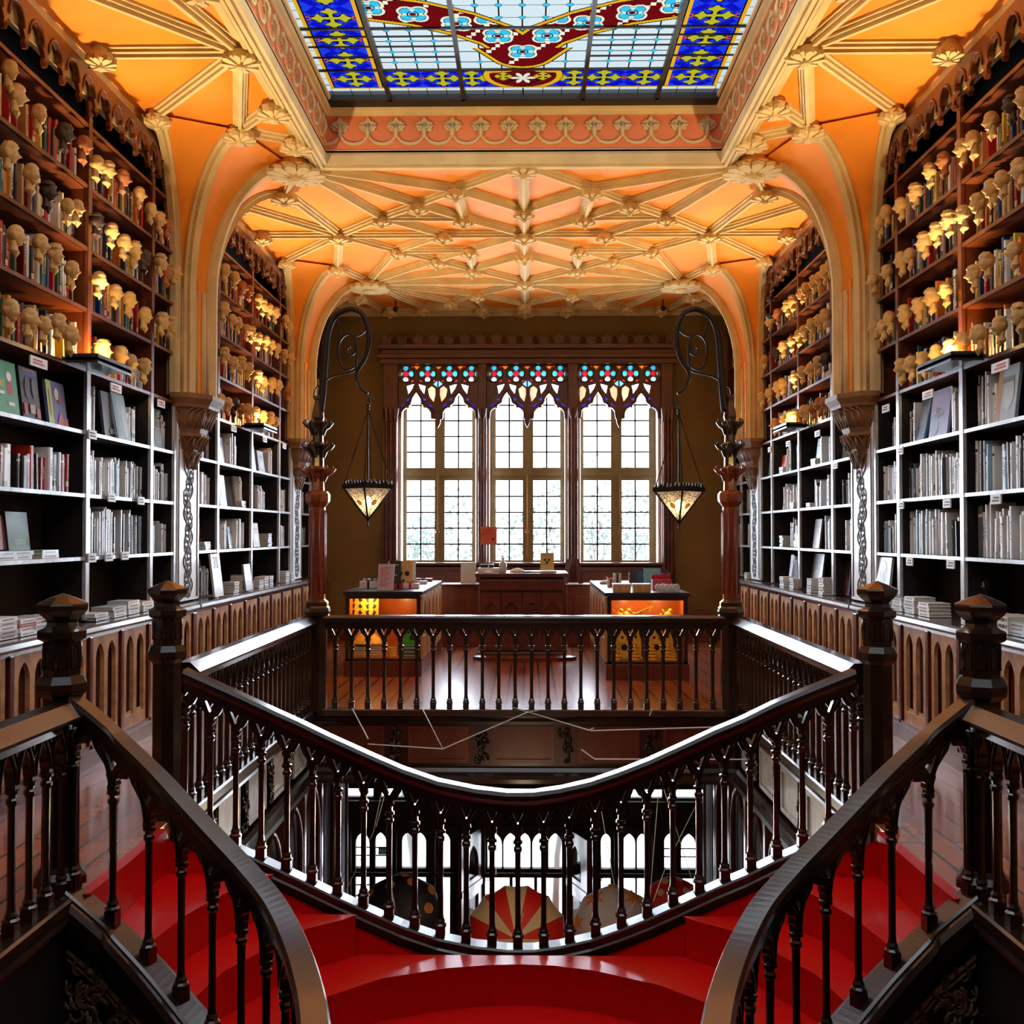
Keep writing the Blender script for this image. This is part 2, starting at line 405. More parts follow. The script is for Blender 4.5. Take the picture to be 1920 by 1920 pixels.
# ================================================================ CEILING
ceil = MB()
T_ = .14
ceil.box(-XW, -SKX, -2, YB + .1, ZC, ZC + T_); ceil.box(SKX, XW, -2, YB + .1, ZC, ZC + T_); ceil.box(-SKX, SKX, SKY1, YB + .1, ZC, ZC + T_)
ceil.box(-SKX, SKX, -2, SKY0, ZC, ZC + T_)
ceiling = ceil.build('ceiling', 'plaster_orange', kind='structure')
RIBP = [(-.066, .0), (-.066, -.022), (-.042, -.026), (-.042, -.052), (-.017, -.058), (-.017, -.088), (.017, -.088), (.017, -.058), (.042, -.052), (.042, -.026), (.066, -.022), (.066, .0)]
PY = [11.35, 16.72]           # pier centres
PYn = 5.98
def star(cy, hl):
    """rib graph of a bay centred on cy (full width), mirrored about both axes"""
    Q = {'Bg': (2.5, -hl), 'C0': (0, -hl), 'C1': (0, -1.05), 'C2': (0, 0), 'A': (.80, -1.85), 'B': (1.3, -1.3), 'D': (1.82, -.78), 'F': (.78, -.75), 'G': (1.1, 0), 'E': (2.5, 0), 'S': (2.84, -1.72), 'W1': (3.52, -1.3), 'W0': (3.54, 0)}
    Ed = ['C0 C1', 'C1 C2', 'C0 A', 'A B', 'B D', 'D E', 'Bg A', 'A C1', 'Bg B', 'B F', 'F C2', 'A F', 'E G', 'G C2', 'Bg D', 'D G', 'D F', 'E W0', 'E W1', 'E S', 'S Bg', 'Bg C0']
    segs = set(); nodes = {}
    for sx in (-1, 1):
        for sy in (-1, 1):
            for ed in Ed:
                a, b = ed.split(); p = (round(Q[a][0] * sx, 3), round(cy + Q[a][1] * sy, 3)); q = (round(Q[b][0] * sx, 3), round(cy + Q[b][1] * sy, 3))
                segs.add((min(p, q), max(p, q)))
            for k, (x, y) in Q.items(): nodes[(round(x * sx, 3), round(cy + y * sy, 3))] = k
    return segs, nodes
seg1, nod1 = star((PY[0] + PY[1]) / 2, (PY[1] - PY[0]) / 2 - .03)
seg2, nod2 = star(PY[1] + 2.68, 2.65)
segs = set(seg1); nodes = dict(nod1)
for a, b in seg2:
    if a[1] > YB + .05 and b[1] > YB + .05: continue
    def cut(p, q):
        if p[1] <= YB: return p
        t = (YB - q[1]) / (p[1] - q[1]); return (q[0] + (p[0] - q[0]) * t, YB)
    if a[1] > YB or b[1] > YB: a, b = cut(a, b), cut(b, a)
    if (Vector(a) - Vector(b)).length > .1: segs.add((a, b))
for p, k in nod2.items():
    if p[1] < YB - .1: nodes[p] = k
nodes.update({(0.0, 18.85): 'C0', (-.75, 18.85): 'A', (.75, 18.85): 'A', (-2.45, 18.8): 'D', (2.45, 18.8): 'D'})
# side strips beside the glass roof (two bays toward the camera)
for cy in (8.66, 3.3):
    for sx in (-1, 1):
        Q = {'E': (2.36, 0), 'T1': (2.36, 1.12), 'T2': (2.34, 1.98), 'S': (2.84, 1.70), 'W1': (3.53, 1.3), 'W0': (3.54, 0), 'Bg': (2.56, 2.62)}
        for sy in (-1, 1):
            for ed in ('E W0', 'E W1', 'E S', 'S T1', 'S T2'):
                a, b = ed.split(); p = (Q[a][0] * sx, cy + Q[a][1] * sy); q = (Q[b][0] * sx, cy + Q[b][1] * sy)
                if p[1] > -1 and q[1] > -1: segs.add((p, q))
            for k, (x, y) in Q.items():
                if (sy > 0 or y > 0) and cy + y * sy > 2.5 and not (k == 'Bg' and sy > 0 and cy > 8): nodes[(round(x * sx, 3), round(cy + y * sy, 3))] = k
mb = MB()
for a, b in sorted(segs):
    mb.sweep(RIBP, [(a[0], a[1], ZC), (b[0], b[1], ZC)])
# wall ribs and cornice along both sides and the facade
COR = [(0, .06), (-.02, -.30), (.03, -.30), (.05, -.22), (.09, -.2), (.11, -.12), (.17, -.10), (.19, -.02), (.24, .0), (.24, .06)]
mb.sweep([(-t, h) for t, h in COR], [(-3.72, -2, ZC - .06), (-3.72, YB, ZC - .06)])
mb.sweep(COR, [(3.72, -2, ZC - .06), (3.72, YB, ZC - .06)])
mb.sweep([(-t * .6, h * .36) for t, h in COR], [(3.72, YB - .02, ZC - .01), (-3.72, YB - .02, ZC - .01)])
mb.build('rib_network', 'rib_tan', ceiling)
# ceiling bosses: carved rosettes
def boss_mesh(r, petals=8):
    m = MB(); m.lathe([(r * .55, .10), (r * .62, .03), (r * .84, .015), (r * .84, -.045), (r * .6, -.06)], n=petals * 2, off=0)
    for k in range(petals):
        a = 2 * pi * k / petals; c, s_ = cos(a), sin(a)
        pts = [(.22, 0, -.080), (.55, .15, -.075), (.88, .19, -.068), (1.0, 0, -.06), (.88, -.19, -.068), (.55, -.15, -.075)]
        top = [((x * c - y * s_) * r, (x * s_ + y * c) * r, z) for x, y, z in pts]; bot = [(p[0], p[1], p[2] + .04) for p in top]
        m.add(top + bot, [(0, 1, 2, 3, 4, 5), (11, 10, 9, 8, 7, 6)] + [(i, (i + 1) % 6, (i + 1) % 6 + 6, i + 6) for i in range(6)])
    m.lathe([(r * .30, -.06), (r * .26, -.10), (r * .1, -.12)], n=8)
    return m.data('boss', ['rib_tan'])
bm_s, bm_m, bm_b = boss_mesh(.135), boss_mesh(.17), boss_mesh(.33, 12)
for (x, y), k in sorted(nodes.items()):
    if y < 6.5: continue
    if k == 'Bg': z, me = ZC - .10, bm_b
    elif k in ('E', 'S', 'T1', 'T2', 'C0', 'C2'): z, me = ZC - .085, bm_m
    else: z, me = ZC - .08, bm_s
    put(me, 'boss', ceiling, (x, y, z))

# ---- coves fanning out of the wall piers
def qcurve(p, t, z0, z1, n=12):
    out = []
    for i in range(n + 1):
        a = (pi / 2) * i / n
        k = 1 - cos(a)
        out.append(Vector((p[0] + (t[0] - p[0]) * k, p[1] + (t[1] - p[1]) * k, z0 + (z1 - z0) * sin(a))))
    return out
def fan(cx, cy, s, parent):
    bases = [(3.69, -.40), (3.55, -.34), (3.43, 0), (3.55, .34), (3.69, .40)]
    tg = [(3.55, -1.38), (2.86, -.98), (2.58, 0), (2.86, .98), (3.55, 1.38)]
    z0 = [4.45, 4.45, 4.5, 4.45, 4.45]
    cur = [qcurve((s * b[0], cy + b[1]), (s * t[0], cy + t[1]), z, ZC - .03) for b, t, z in zip(bases, tg, z0)]
    mb = MB()
    for a, b in zip(cur, cur[1:]):
        n = len(a); sub = 5; vs = []; fs = []
        for i in range(n):
            for j in range(sub + 1):
                w = j / sub; p = a[i].lerp(b[i], w)
                vs.append(p)
        for i in range(n - 1):
            for j in range(sub):
                fs.append((i * (sub + 1) + j, i * (sub + 1) + j + 1, (i + 1) * (sub + 1) + j + 1, (i + 1) * (sub + 1) + j))
        mb.add(vs, fs, 0, None, True)
    local(parent, mb).build('cove', 'plaster_orange', parent)
    mb = MB(); prof = [(-.07, .02), (-.07, -.02), (-.04, -.03), (-.03, -.075), (.03, -.075), (.04, -.03), (.07, -.02), (.07, .02)]
    for c in cur:
        pts = [Vector((c[0].x, c[0].y, 3.36))] + c
        # frame: side vector horizontal and fixed, normal = toward the room
        d = Vector((c[-1].x - c[0].x, c[-1].y - c[0].y, 0)).normalized(); sd = Vector((d.y, -d.x, 0)); vs = []; fs = []; n = len(pts); m = len(prof)
        for i, p in enumerate(pts):
            t = (pts[min(i + 1, n - 1)] - pts[max(i - 1, 0)]).normalized(); nn = sd.cross(t).normalized()
            if nn.dot(d) < 0 and i < 2: nn = -nn
            if i >= 2 and nn.z > 0: nn = -nn
            for (q, h) in prof: vs.append(p + sd * q + nn * (-h))
        for i in range(n - 1):
            for k in range(m): fs.append((i * m + k, i * m + (k + 1) % m, (i + 1) * m + (k + 1) % m, (i + 1) * m + k))
        mb.add(vs, fs)
    local(parent, mb).build('shaft_rib', 'rib_tan', parent)
def leafrow(mb, path, z0, z1, out, w):
    for (x, y, nx, ny) in path:
        tx, ty = -ny, nx
        pts = []
        for q, zz, o in ((-.5, 0, 0), (-.5, .55, .15), (-.3, .85, .6), (0, 1, 1), (.3, .85, .6), (.5, .55, .15), (.5, 0, 0)):
            pts.append((x + tx * w * q + nx * out * o, y + ty * w * q + ny * out * o, z0 + (z1 - z0) * zz))
        mb.tube(pts, w * .13, 5)
        mb.tube([(x + nx * .004, y + ny * .004, z0), (x + nx * out * .9, y + ny * out * .9, z0 + (z1 - z0) * .8)], w * .12, 5)
def pier(s, cy, label, painted=True):
    e = empty('clustered_pier', label, 'pillar', (s * XS, cy, 1.17), group=None)
    # core between the bookcases with orange faces
    mb = MB(); mb.box(min(s * 3.56, s * 3.9), max(s * 3.56, s * 3.9), cy - .36, cy + .36, 3.36, 4.6)
    mb.box(min(s * 3.47, s * 3.6), max(s * 3.47, s * 3.6), cy - .27, cy + .27, 3.36, 4.6)
    local(e, mb).build('core', 'plaster_orange', e)
    fan(s * XS, cy, s, e)
    mb = MB()
    for x, y, r in ((3.455, -.15, .032), (3.455, .15, .032), (3.60, -.37, .032), (3.60, .37, .032), (3.44, -.07, .022), (3.44, .07, .022), (3.50, -.26, .026), (3.50, .26, .026)):
        mb.tube([(s * x, cy + y, 3.36), (s * x, cy + y, 4.5)], [r, r * .8], 8)
    local(e, mb).build('shaft', 'rib_tan', e)
    # carved corbel
    def ring(pr, hw, z):
        c = .45
        return [(s * XS, cy - hw, z), (s * (XS - pr * .55), cy - hw, z), (s * (XS - pr), cy - hw * c, z), (s * (XS - pr), cy + hw * c, z), (s * (XS - pr * .55), cy + hw, z), (s * XS, cy + hw, z)]
    lv = [(.50, .52, 3.38), (.50, .52, 3.33), (.44, .46, 3.27), (.43, .45, 3.24), (.38, .40, 3.22), (.29, .31, 3.02), (.27, .29, 2.98), (.30, .31, 2.965), (.30, .31, 2.94), (.24, .25, 2.92), (.15, .17, 2.78), (.14, .16, 2.72), (.03, .06, 2.56)]
    vs = []; fs = []
    for pr, hw, z in lv: vs += ring(pr * .74, hw * .94, z)
    for i in range(len(lv) - 1):
        for k in range(5): fs.append((i * 6 + k, i * 6 + k + 1, (i + 1) * 6 + k + 1, (i + 1) * 6 + k))
    fs.append(tuple(range(6)))
    mb = MB(); mb.add(vs, fs); nx = -s
    def path(pr, hw, n):
        out = []
        pts = [(s * XS, cy - hw), (s * (XS - pr * .55), cy - hw), (s * (XS - pr), cy - hw * .45), (s * (XS - pr), cy + hw * .45), (s * (XS - pr * .55), cy + hw), (s * XS, cy + hw)]
        L = [(Vector(b) - Vector(a)).length for a, b in zip(pts, pts[1:])]; tot = sum(L)
        for i in range(n):
            d = (i + .5) / n * tot; j = 0
            while d > L[j]: d -= L[j]; j += 1
            a, b = Vector(pts[j]), Vector(pts[j + 1]); p = a.lerp(b, d / L[j]); t = (b - a).normalized(); nn = Vector((t.y, -t.x))
            if nn.dot(Vector((-s, 0))) < 0 or (j in (0, 4) and nn.y * (p.y - cy) < 0): nn = -nn
            out.append((p.x, p.y, nn.x, nn.y))
        return out
    leafrow(mb, path(.23, .31, 11), 3.03, 3.23, .09, .085)
    leafrow(mb, path(.165, .22, 7), 2.80, 2.95, .08, .075)
    leafrow(mb, path(.10, .12, 5), 2.60, 2.78, .07, .08)
    local(e, mb).build('corbel', 'stone_brown', e)
    # painted pilaster panel below
    mb = MB(); mb.box(min(s * 3.66, s * 3.9), max(s * 3.66, s * 3.9), cy - .34, cy + .34, 1.17, 3.3)
    local(e, mb).build('pilaster', 'panel_paint', e)
    mb = MB(); x = s * 3.655
    rnd = random.Random(3)
    vine = lambda t: (x, cy + .15 * sin(t * 3.6), 1.2 + t * .30)
    mb.tube([vine(i * .1) for i in range(48)], .006, 4)
    for k in range(11):
        t0 = .25 + k * .42; p0 = vine(t0); sg = -1 if sin(t0 * 3.6) > 0 else 1
        for q in (-1, 1):
            pts = []
            for i in range(20):
                a = i / 19 * 3.1 * pi; r = .105 * (1 - i / 23)
                pts.append((x, p0[1] + sg * (.03 + .105 - r * cos(a)), p0[2] + q * (.02 + r * sin(a) * .9)))
            pts = [(a_, max(cy - .29, min(cy + .29, b_)), c_) for a_, b_, c_ in pts if 1.19 < c_ < 2.9]
            if len(pts) > 3: mb.tube([p0] + pts if abs(pts[0][2] - p0[2]) < .1 else pts, .0045, 4)
    for sg in (-1, 1): mb.tube([(x, cy + sg * .31, 1.2), (x, cy + sg * .31, 2.9)], .005, 4)
    local(e, mb).build('scrollwork', 'scroll_line', e)
    return e
for s in (-1, 1):
    pier(s, PY[0], 'clustered tan pier with carved corbel, ' + SIDE[s] + ' side, nearer the stairs')
    pier(s, PY[1], 'clustered tan pier with carved corbel, ' + SIDE[s] + ' side, nearer the window')
    pier(s, 5.98, 'clustered tan pier with carved corbel, ' + SIDE[s] + ' side beside the stair newels')

# ================================================================ GLASS ROOF
e = empty('window_1', None, None, (0, 6, ZC), kind='structure')
MOULD = [(0, -.12), (.06, -.12), (.06, -.08), (.10, -.06), (.10, -.03), (.14, 0), (.14, .04), (.10, .06), (.0, .08)]
mb = MB()
fr = [(-SKX, SKY0), (SKX, SKY0), (SKX, SKY1), (-SKX, SKY1)]
def around(prof, off, z, mb, mi=0):
    q = [(-SKX - off, SKY0 - off, z), (SKX + off, SKY0 - off, z), (SKX + off, SKY1 + off, z), (-SKX - off, SKY1 + off, z)]
    mb.sweep(prof, q, mi, closed=True)
lower = [(.02, .06), (.02, .03), (-.005, .02), (-.005, .0), (.012, -.01), (.012, -.04), (-.01, -.045), (-.01, -.065), (.005, -.07), (.005, -.10), (-.015, -.105), (-.015, -.125), (-.05, -.125), (-.05, -.085), (-.07, -.085), (-.07, -.11), (-.10, -.11), (-.10, -.06), (-.12, -.06), (-.12, -.08), (-.15, -.08), (-.15, -.03), (-.22, -.02), (-.22, .06)]
around([(-t, h) for t, h in lower], -.0, ZC, mb)
around([(.01, -.1), (-.03, -.1), (-.035, .0), (-.02, .03), (-.02, .05), (.01, .06)], 0, ZC + .0, mb)
around([(-.01, 0), (-.03, .0), (-.04, .03), (-.07, .04), (-.08, .07), (-.11, .09), (-.11, .12), (-.01, .12)], 0, ZC + .43, mb)
local(e, mb).build('moulding', 'rib_tan', e)
mb = MB(); h0, h1 = ZC, ZC + .56
mb.box(-SKX - .1, -SKX + .006, SKY0, SKY1 + .1, h0 - .05, h1); mb.box(SKX - .006, SKX + .1, SKY0, SKY1 + .1, h0 - .05, h1); mb.box(-SKX, SKX, SKY1 - .006, SKY1 + .1, h0 - .05, h1); mb.box(-SKX, SKX, SKY0 - .1, SKY0, h0, h1)
local(e, mb).build('well_face', 'plaster_coral', e)
# fleuron frieze inside the well
def fleuron():
    out = [(0, .27)]
    half = [(.02, .25), (.035, .225), (.05, .235), (.06, .215), (.085, .21), (.08, .185), (.10, .175), (.075, .15), (.08, .13), (.055, .125), (.045, .11), (.03, .12), (.022, .09), (.026, .06), (.05, .03), (.1, .018), (.1525, .015)]
    r = [(x, y) for x, y in half]; l = [(-x, y) for x, y in reversed(half)]
    bot = [(-.1525, -.02), (-.08, -.018), (-.03, .005), (0, .028), (.03, .005), (.08, -.018), (.1525, -.02)]
    # scallop: dips between neighbours
    r[-1] = (.1525, -.005); r[-2] = (.10, .004); r[-3] = (.055, .022)
    l[0] = (-.1525, -.005); l[1] = (-.10, .004); l[2] = (-.055, .022)
    bot = [(-.1525, -.032), (-.1, -.025), (-.05, -.005), (-.02, .03), (0, .05), (.02, .03), (.05, -.005), (.1, -.025), (.1525, -.032)]
    return [(0, .27)] + r + list(reversed(bot)) + l
vs, fs = plate([fleuron()], .03)
m0 = MB(); m0.add(vs, fs); m0.tube([(0, .05, .02), (0, .12, .03), (0, .2, .024)], [.016, .02, .01], 6)
for sg in (-1, 1): m0.tube([(sg * .01, .13, .02), (sg * .04, .17, .026), (sg * .08, .18, .016)], [.012, .013, .006], 5)
fl = m0.data('fleuron', ['rib_tan'])
def place_fleur(M):
    o = put(fl, 'fleuron', e); o.matrix_local = Matrix.Translation(-e.location) @ M
n = 14; st = .305
for i in range(n):
    x = (i - (n - 1) / 2) * st
    place_fleur(Matrix.Translation((x, SKY1 - .012, ZC + .14)) @ XZ)
for s in (-1, 1):
    for i in range(12):
        y = SKY1 - .17 - i * st
        R = Matrix(((0, 0, 1, 0), (1, 0, 0, 0), (0, 1, 0, 0), (0, 0, 0, 1))) if s < 0 else Matrix(((0, 0, -1, 0), (-1, 0, 0, 0), (0, 1, 0, 0), (0, 0, 0, 1)))
        place_fleur(Matrix.Translation((s * (SKX - .012), y, ZC + .14)) @ R)
# stained glass: each little piece of glass gets its own painted colour
C_W = srgb(214, 226, 228); C_B = srgb(14, 18, 190); C_B2 = srgb(30, 60, 225); C_Y = srgb(190, 180, 40); C_G = srgb(232, 170, 30); C_R = srgb(110, 10, 16); C_C = srgb(60, 190, 225); C_K = (0.004, .004, .004, 1); C_O = srgb(220, 90, 60); C_CR = srgb(235, 235, 205)
def cross(dx, dy, r):
    a, b = abs(dx), abs(dy)
    if a < b: a, b = b, a
    if a > r: return 9
    w = r * (.15 + .34 * exp(-((a - r * .66) / (r * .15)) ** 2)) if a > r * .08 else r
    return b - w
RB = [(0, 10.0), (.10, 9.85), (.23, 9.66), (.55, 9.42), (.92, 9.24), (1.4, 9.1), (1.9, 9.0)]
def dpoly(x, y, P):
    best = 9
    for (ax, ay), (bx, by) in zip(P, P[1:]):
        ex, ey = bx - ax, by - ay; t = max(0, min(1, ((x - ax) * ex + (y - ay) * ey) / (ex * ex + ey * ey)))
        best = min(best, math.hypot(x - ax - t * ex, y - ay - t * ey))
    return best
def roofcol(x, y):
    ax = abs(x); lw = .007
    def blue(u, v, k=.43):
        # u, v cell coordinates
        c = cross(u, v, .175)
        if abs(c) < lw * 1.2: return C_K
        if c < 0: return C_Y
        d = math.hypot(u - k / 2, v) if u > 0 else math.hypot(u + k / 2, v)
        if d < .035: return C_O if d > .018 else C_B
        if d < .045: return C_K
        if abs(((u * 1.7 + v) % .17) - .08) < .004: return C_K
        return C_B2 if (int((u + v) * 9) + int((u - v) * 9)) % 2 else C_B
    if y > 10.79 or ax > 2.0:
        if ax > 2.0 and (y % .155) < lw * 1.4: return C_K
        if y > 10.79 and (ax % .2) < lw: return C_K
        return C_W
    if 10.76 < y <= 10.79: return C_G if y > 10.77 else C_K
    if 1.955 < ax <= 2.0: return C_G if ax > 1.965 else C_K
    if ax > 1.45:
        if ax < 1.50: return C_G if ax > 1.46 else C_K
        return blue(ax - 1.72, ((10.56 - y + .2) % .42) - .2)
    if y > 10.33:
        d = math.hypot(x, (y - 10.5) * 1.25)
        if ax < .63:
            if .34 < d < .40 or (d < .34 and abs(dpoly(ax, y, [(0, 10.32), (.15, 10.4), (.34, 10.42)])) < .02): return C_G
            if abs(d - .34) < lw or abs(d - .40) < lw: return C_K
            if d < .34:
                f = math.hypot(x, y - 10.56)
                if f < .13 and abs(sin(3 * math.atan2(x, y - 10.56))) > f / .13: return C_CR
                c = cross(ax - .20, y - 10.52, .09)
                if c < 0: return C_Y
                return C_R if (int(x * 30) + int(y * 30)) % 7 else C_K
            return blue(ax - .52, y - 10.56)
        return blue(((ax - .82 + .2) % .42) - .2, y - 10.56)
    # field
    d = dpoly(ax, y, RB); w = .19 + (.1 if y > 9.9 else 0)
    lobe = min([(math.hypot(ax - cx, y - cy), cx, cy) for cx, cy in ((0, 9.98), (.23, 9.66), (.60, 9.42), (.98, 9.24), (1.36, 9.12), (.3, 9.3))])
    if abs(d - w) < lw or abs(d - w - .05) < lw: return C_K
    if d < w:
        f, cx, cy = lobe; a = math.atan2(y - cy, ax - cx); r = .165 * (.72 + .28 * abs(sin(2 * a)))
        if f < r:
            if f > r - .025: return C_CR
            if f > r - .033 or abs(f - .05) < .005: return C_K
            if f < .03: return C_R
            return C_C if abs(sin(2 * a)) > .45 else C_CR
        return C_R if (int(x * 23) + int(y * 17)) % 9 else C_CR
    if d < w + .05: return C_G
    gx = (ax - .63 + .1) % .21 - .1; gy = (y - 9.53) % .22; gy = gy - .22 if gy > .11 else gy
    if abs(gx) + abs(gy) < .042: return C_C if abs(gx) + abs(gy) < .034 else C_K
    if abs(gx) < .004 or abs(gy) < .006: return C_K
    return C_W
mb = MB(); x0, x1, y0, y1 = -2.10, 2.10, 8.6, 10.95; nx, ny = 600, 300
vs = [(x0 + (x1 - x0) * i / nx, y0 + (y1 - y0) * j / ny, ZC + .56) for j in range(ny + 1) for i in range(nx + 1)]
fs = []; cs = []
for j in range(ny):
    for i in range(nx):
        fs.append((j * (nx + 1) + i, j * (nx + 1) + i + 1, (j + 1) * (nx + 1) + i + 1, (j + 1) * (nx + 1) + i))
        cs.append(roofcol(x0 + (x1 - x0) * (i + .5) / nx, y0 + (y1 - y0) * (j + .5) / ny))
mb.add(vs, fs); mb.c = cs
# nearer part of the roof, same design more coarsely
nx, ny = 60, 140; ya, yb = SKY0, 8.6
vs = [(x0 + (x1 - x0) * i / nx, ya + (yb - ya) * j / ny, ZC + .56) for j in range(ny + 1) for i in range(nx + 1)]
fs2 = []; cs2 = []
for j in range(ny):
    for i in range(nx):
        fs2.append((j * (nx + 1) + i, j * (nx + 1) + i + 1, (j + 1) * (nx + 1) + i + 1, (j + 1) * (nx + 1) + i))
        ax = abs(x0 + (x1 - x0) * (i + .5) / nx); cs2.append(C_W if ax < 1.45 and (i % 6) else (C_B if (i + j) % 3 else C_Y))
mb.add(vs, fs2); mb.c = cs + cs2
local(e, mb).build('stained_glass', 'roof_glass', e)
mb = MB(); zb = ZC + .50
for x in (-2.09, 2.09): mb.box(x - .03, x + .03, SKY0, 11.1, zb, zb + .06)
for x in (-1.41, -.63, .63, 1.41): mb.box(x - .02, x + .02, SKY0, 10.98, zb, zb + .055)
y = 10.33
while y > SKY0:
    mb.box(-2.1, 2.1, y - .012, y + .012, zb + .035, zb + .055); y -= .86
for y in (10.05, 9.83, 9.63): 
    for s in (-1, 1): mb.box(min(s * .65, s * 2.08), max(s * .65, s * 2.08), y - .006, y + .006, zb + .04, zb + .055)
mb.box(-2.14, 2.14, 10.94, 11.16, zb, zb + .1)
local(e, mb).build('steel_frame', 'steel_bar', e)

# ================================================================ FACADE WINDOW
e = empty('window_2', None, None, (0, 18.75, WZ0), kind='structure')
SASH = [(763, 815), (834, 885), (930, 980), (1000, 1050), (1094, 1145), (1165, 1216)]
GR = [(745, 897), (912, 1065), (1083, 1240)]
# white stone reveal at the sides of each opening
mb = MB()
for a, b in GR:
    mb.box(wx(a) - .02, wx(a) + .05, 18.86, 19.2, wz(1056), wz(690)); mb.box(wx(b) - .05, wx(b) + .02, 18.86, 19.2, wz(1056), wz(690))
local(e, mb).build('reveal', 'white_reveal', e)
for gi, (a, b) in enumerate(GR):
    o = [(sx_(a) + .05, sz_(1056)), (sx_(b) - .05, sz_(1056)), (sx_(b) - .05, sz_(690)), (sx_(a) + .05, sz_(690))]
    holes = []
    for u0, u1 in SASH[gi * 2:gi * 2 + 2]:
        holes += [[(sx_(u0), sz_(1050)), (sx_(u1), sz_(1050)), (sx_(u1), sz_(901)), (sx_(u0), sz_(901))], [(sx_(u0), sz_(877)), (sx_(u1), sz_(877)), (sx_(u1), sz_(700)), (sx_(u0), sz_(700))]]
    m = MB(); m.M = Matrix.Translation((0, 19.22, 0)) @ XZ; vs, fs = plate([o] + holes, .07); m.add(vs, fs); m.M = None
    mid = sx_((a + b) / 2)
    m.box(mid - .035, mid + .035, 19.15, 19.22, sz_(1056), sz_(880)); m.box(sx_(a) + .05, sx_(b) - .05, 19.155, 19.2, sz_(892), sz_(884))
    cs_ = local(e, m).build('casement', 'sash_olive', e)
    m = MB()
    for u0, u1 in SASH[gi * 2:gi * 2 + 2]:
        um = (u0 + u1) / 2
        for v0, v1, rows in ((877, 700, 6), (1050, 901, 5)):
            m.box(sx_(um) - .014, sx_(um) + .014, 19.20, 19.23, sz_(v0), sz_(v1))
            hh = 29.6
            for r in range(1, rows): 
                z = sz_(v0 - r * (29.4 if rows == 6 else (v0 - v1) / 5)); m.box(sx_(u0), sx_(u1), 19.20, 19.23, z - .014, z + .014)
    local(e, m).build('glazing_bars', 'lead', cs_)
    m = MB()
    for u0, u1 in SASH[gi * 2:gi * 2 + 2]: m.box(sx_(u0) - .02, sx_(u1) + .02, 19.232, 19.236, sz_(1052), sz_(698))
    local(e, m).build('pane', 'pane_glass', cs_)
    m = MB(); zc_ = sz_(997); m.tube([(mid + .03 * cos(t / 10 * 2 * pi), 19.13, zc_ + .03 * sin(t / 10 * 2 * pi)) for t in range(11)], .008, 5)
    m.tube([(mid, 19.135, sz_(1050)), (mid, 19.135, sz_(890))], .007, 5)
    local(e, m).build('espagnolette', 'brass', cs_)
# carved wooden frame
mb = MB()
for u0, u1 in ((717, 745), (1240, 1262)):
    mb.box(wx(u0), wx(u1), 18.72, 18.98, 0.02, wz(676))
    for q in (.25, .55, .85):
        x = wx(u0) + (wx(u1) - wx(u0)) * q; mb.tube([(x, 18.71, .3), (x, 18.71, wz(790))], .035, 8)
        mb.lathe([(.06, wz(790)), (.045, wz(784)), (.06, wz(775)), (.075, wz(765))], x, 18.71, 8)
for u0, u1 in ((897, 912), (1065, 1083)):
    xm = (wx(u0) + wx(u1)) / 2
    mb.box(wx(u0), wx(u1), 18.70, 18.95, .0, wz(676)); mb.tube([(xm, 18.69, .1), (xm, 18.69, wz(780))], .04, 8); mb.lathe([(.05, wz(785)), (.07, wz(778)), (.09, wz(765))], xm, 18.69, 8)
mb.box(wx(712), wx(1268), 18.66, 18.98, wz(682), wz(672)); mb.box(wx(706), wx(1272), 18.60, 18.98, wz(672), wz(664)); mb.box(wx(714), wx(1266), 18.66, 18.98, wz(664), wz(655)); mb.box(wx(708), wx(1270), 18.58, 18.98, wz(655), wz(646))
mb.box(wx(745), wx(1240), 18.74, 19.02, wz(1060), wz(1055))
local(e, mb).build('carved_frame', 'window_wood', e, bevel=.01)
# cresting of small arches along the top
u = 722; loops = [[(wx(718), wz(648)), (wx(1262), wz(648))]]
top = []
for k in range(18, -1, -1):
    c = 724 + k * (532 / 18.)
    top += [(wx(c + 8), wz(630)), (wx(c + 4), wz(634)), (wx(c + 2.5), wz(627)), (wx(c), wz(624)), (wx(c - 2.5), wz(627)), (wx(c - 4), wz(634)), (wx(c - 8), wz(630))]
holes = []
for k in range(18):
    c = wx(724 + (k + .5) * (532 / 18.)); holes.append(lancet(c, wz(645), wz(629), .062, 5))
vs, fs = plate([loops[0] + top] + holes, .05); m = MB(); m.M = Matrix.Translation((0, 18.72, 0)) @ XZ; m.add(vs, fs); m.M = None
local(e, m).build('cresting', 'window_wood', e)
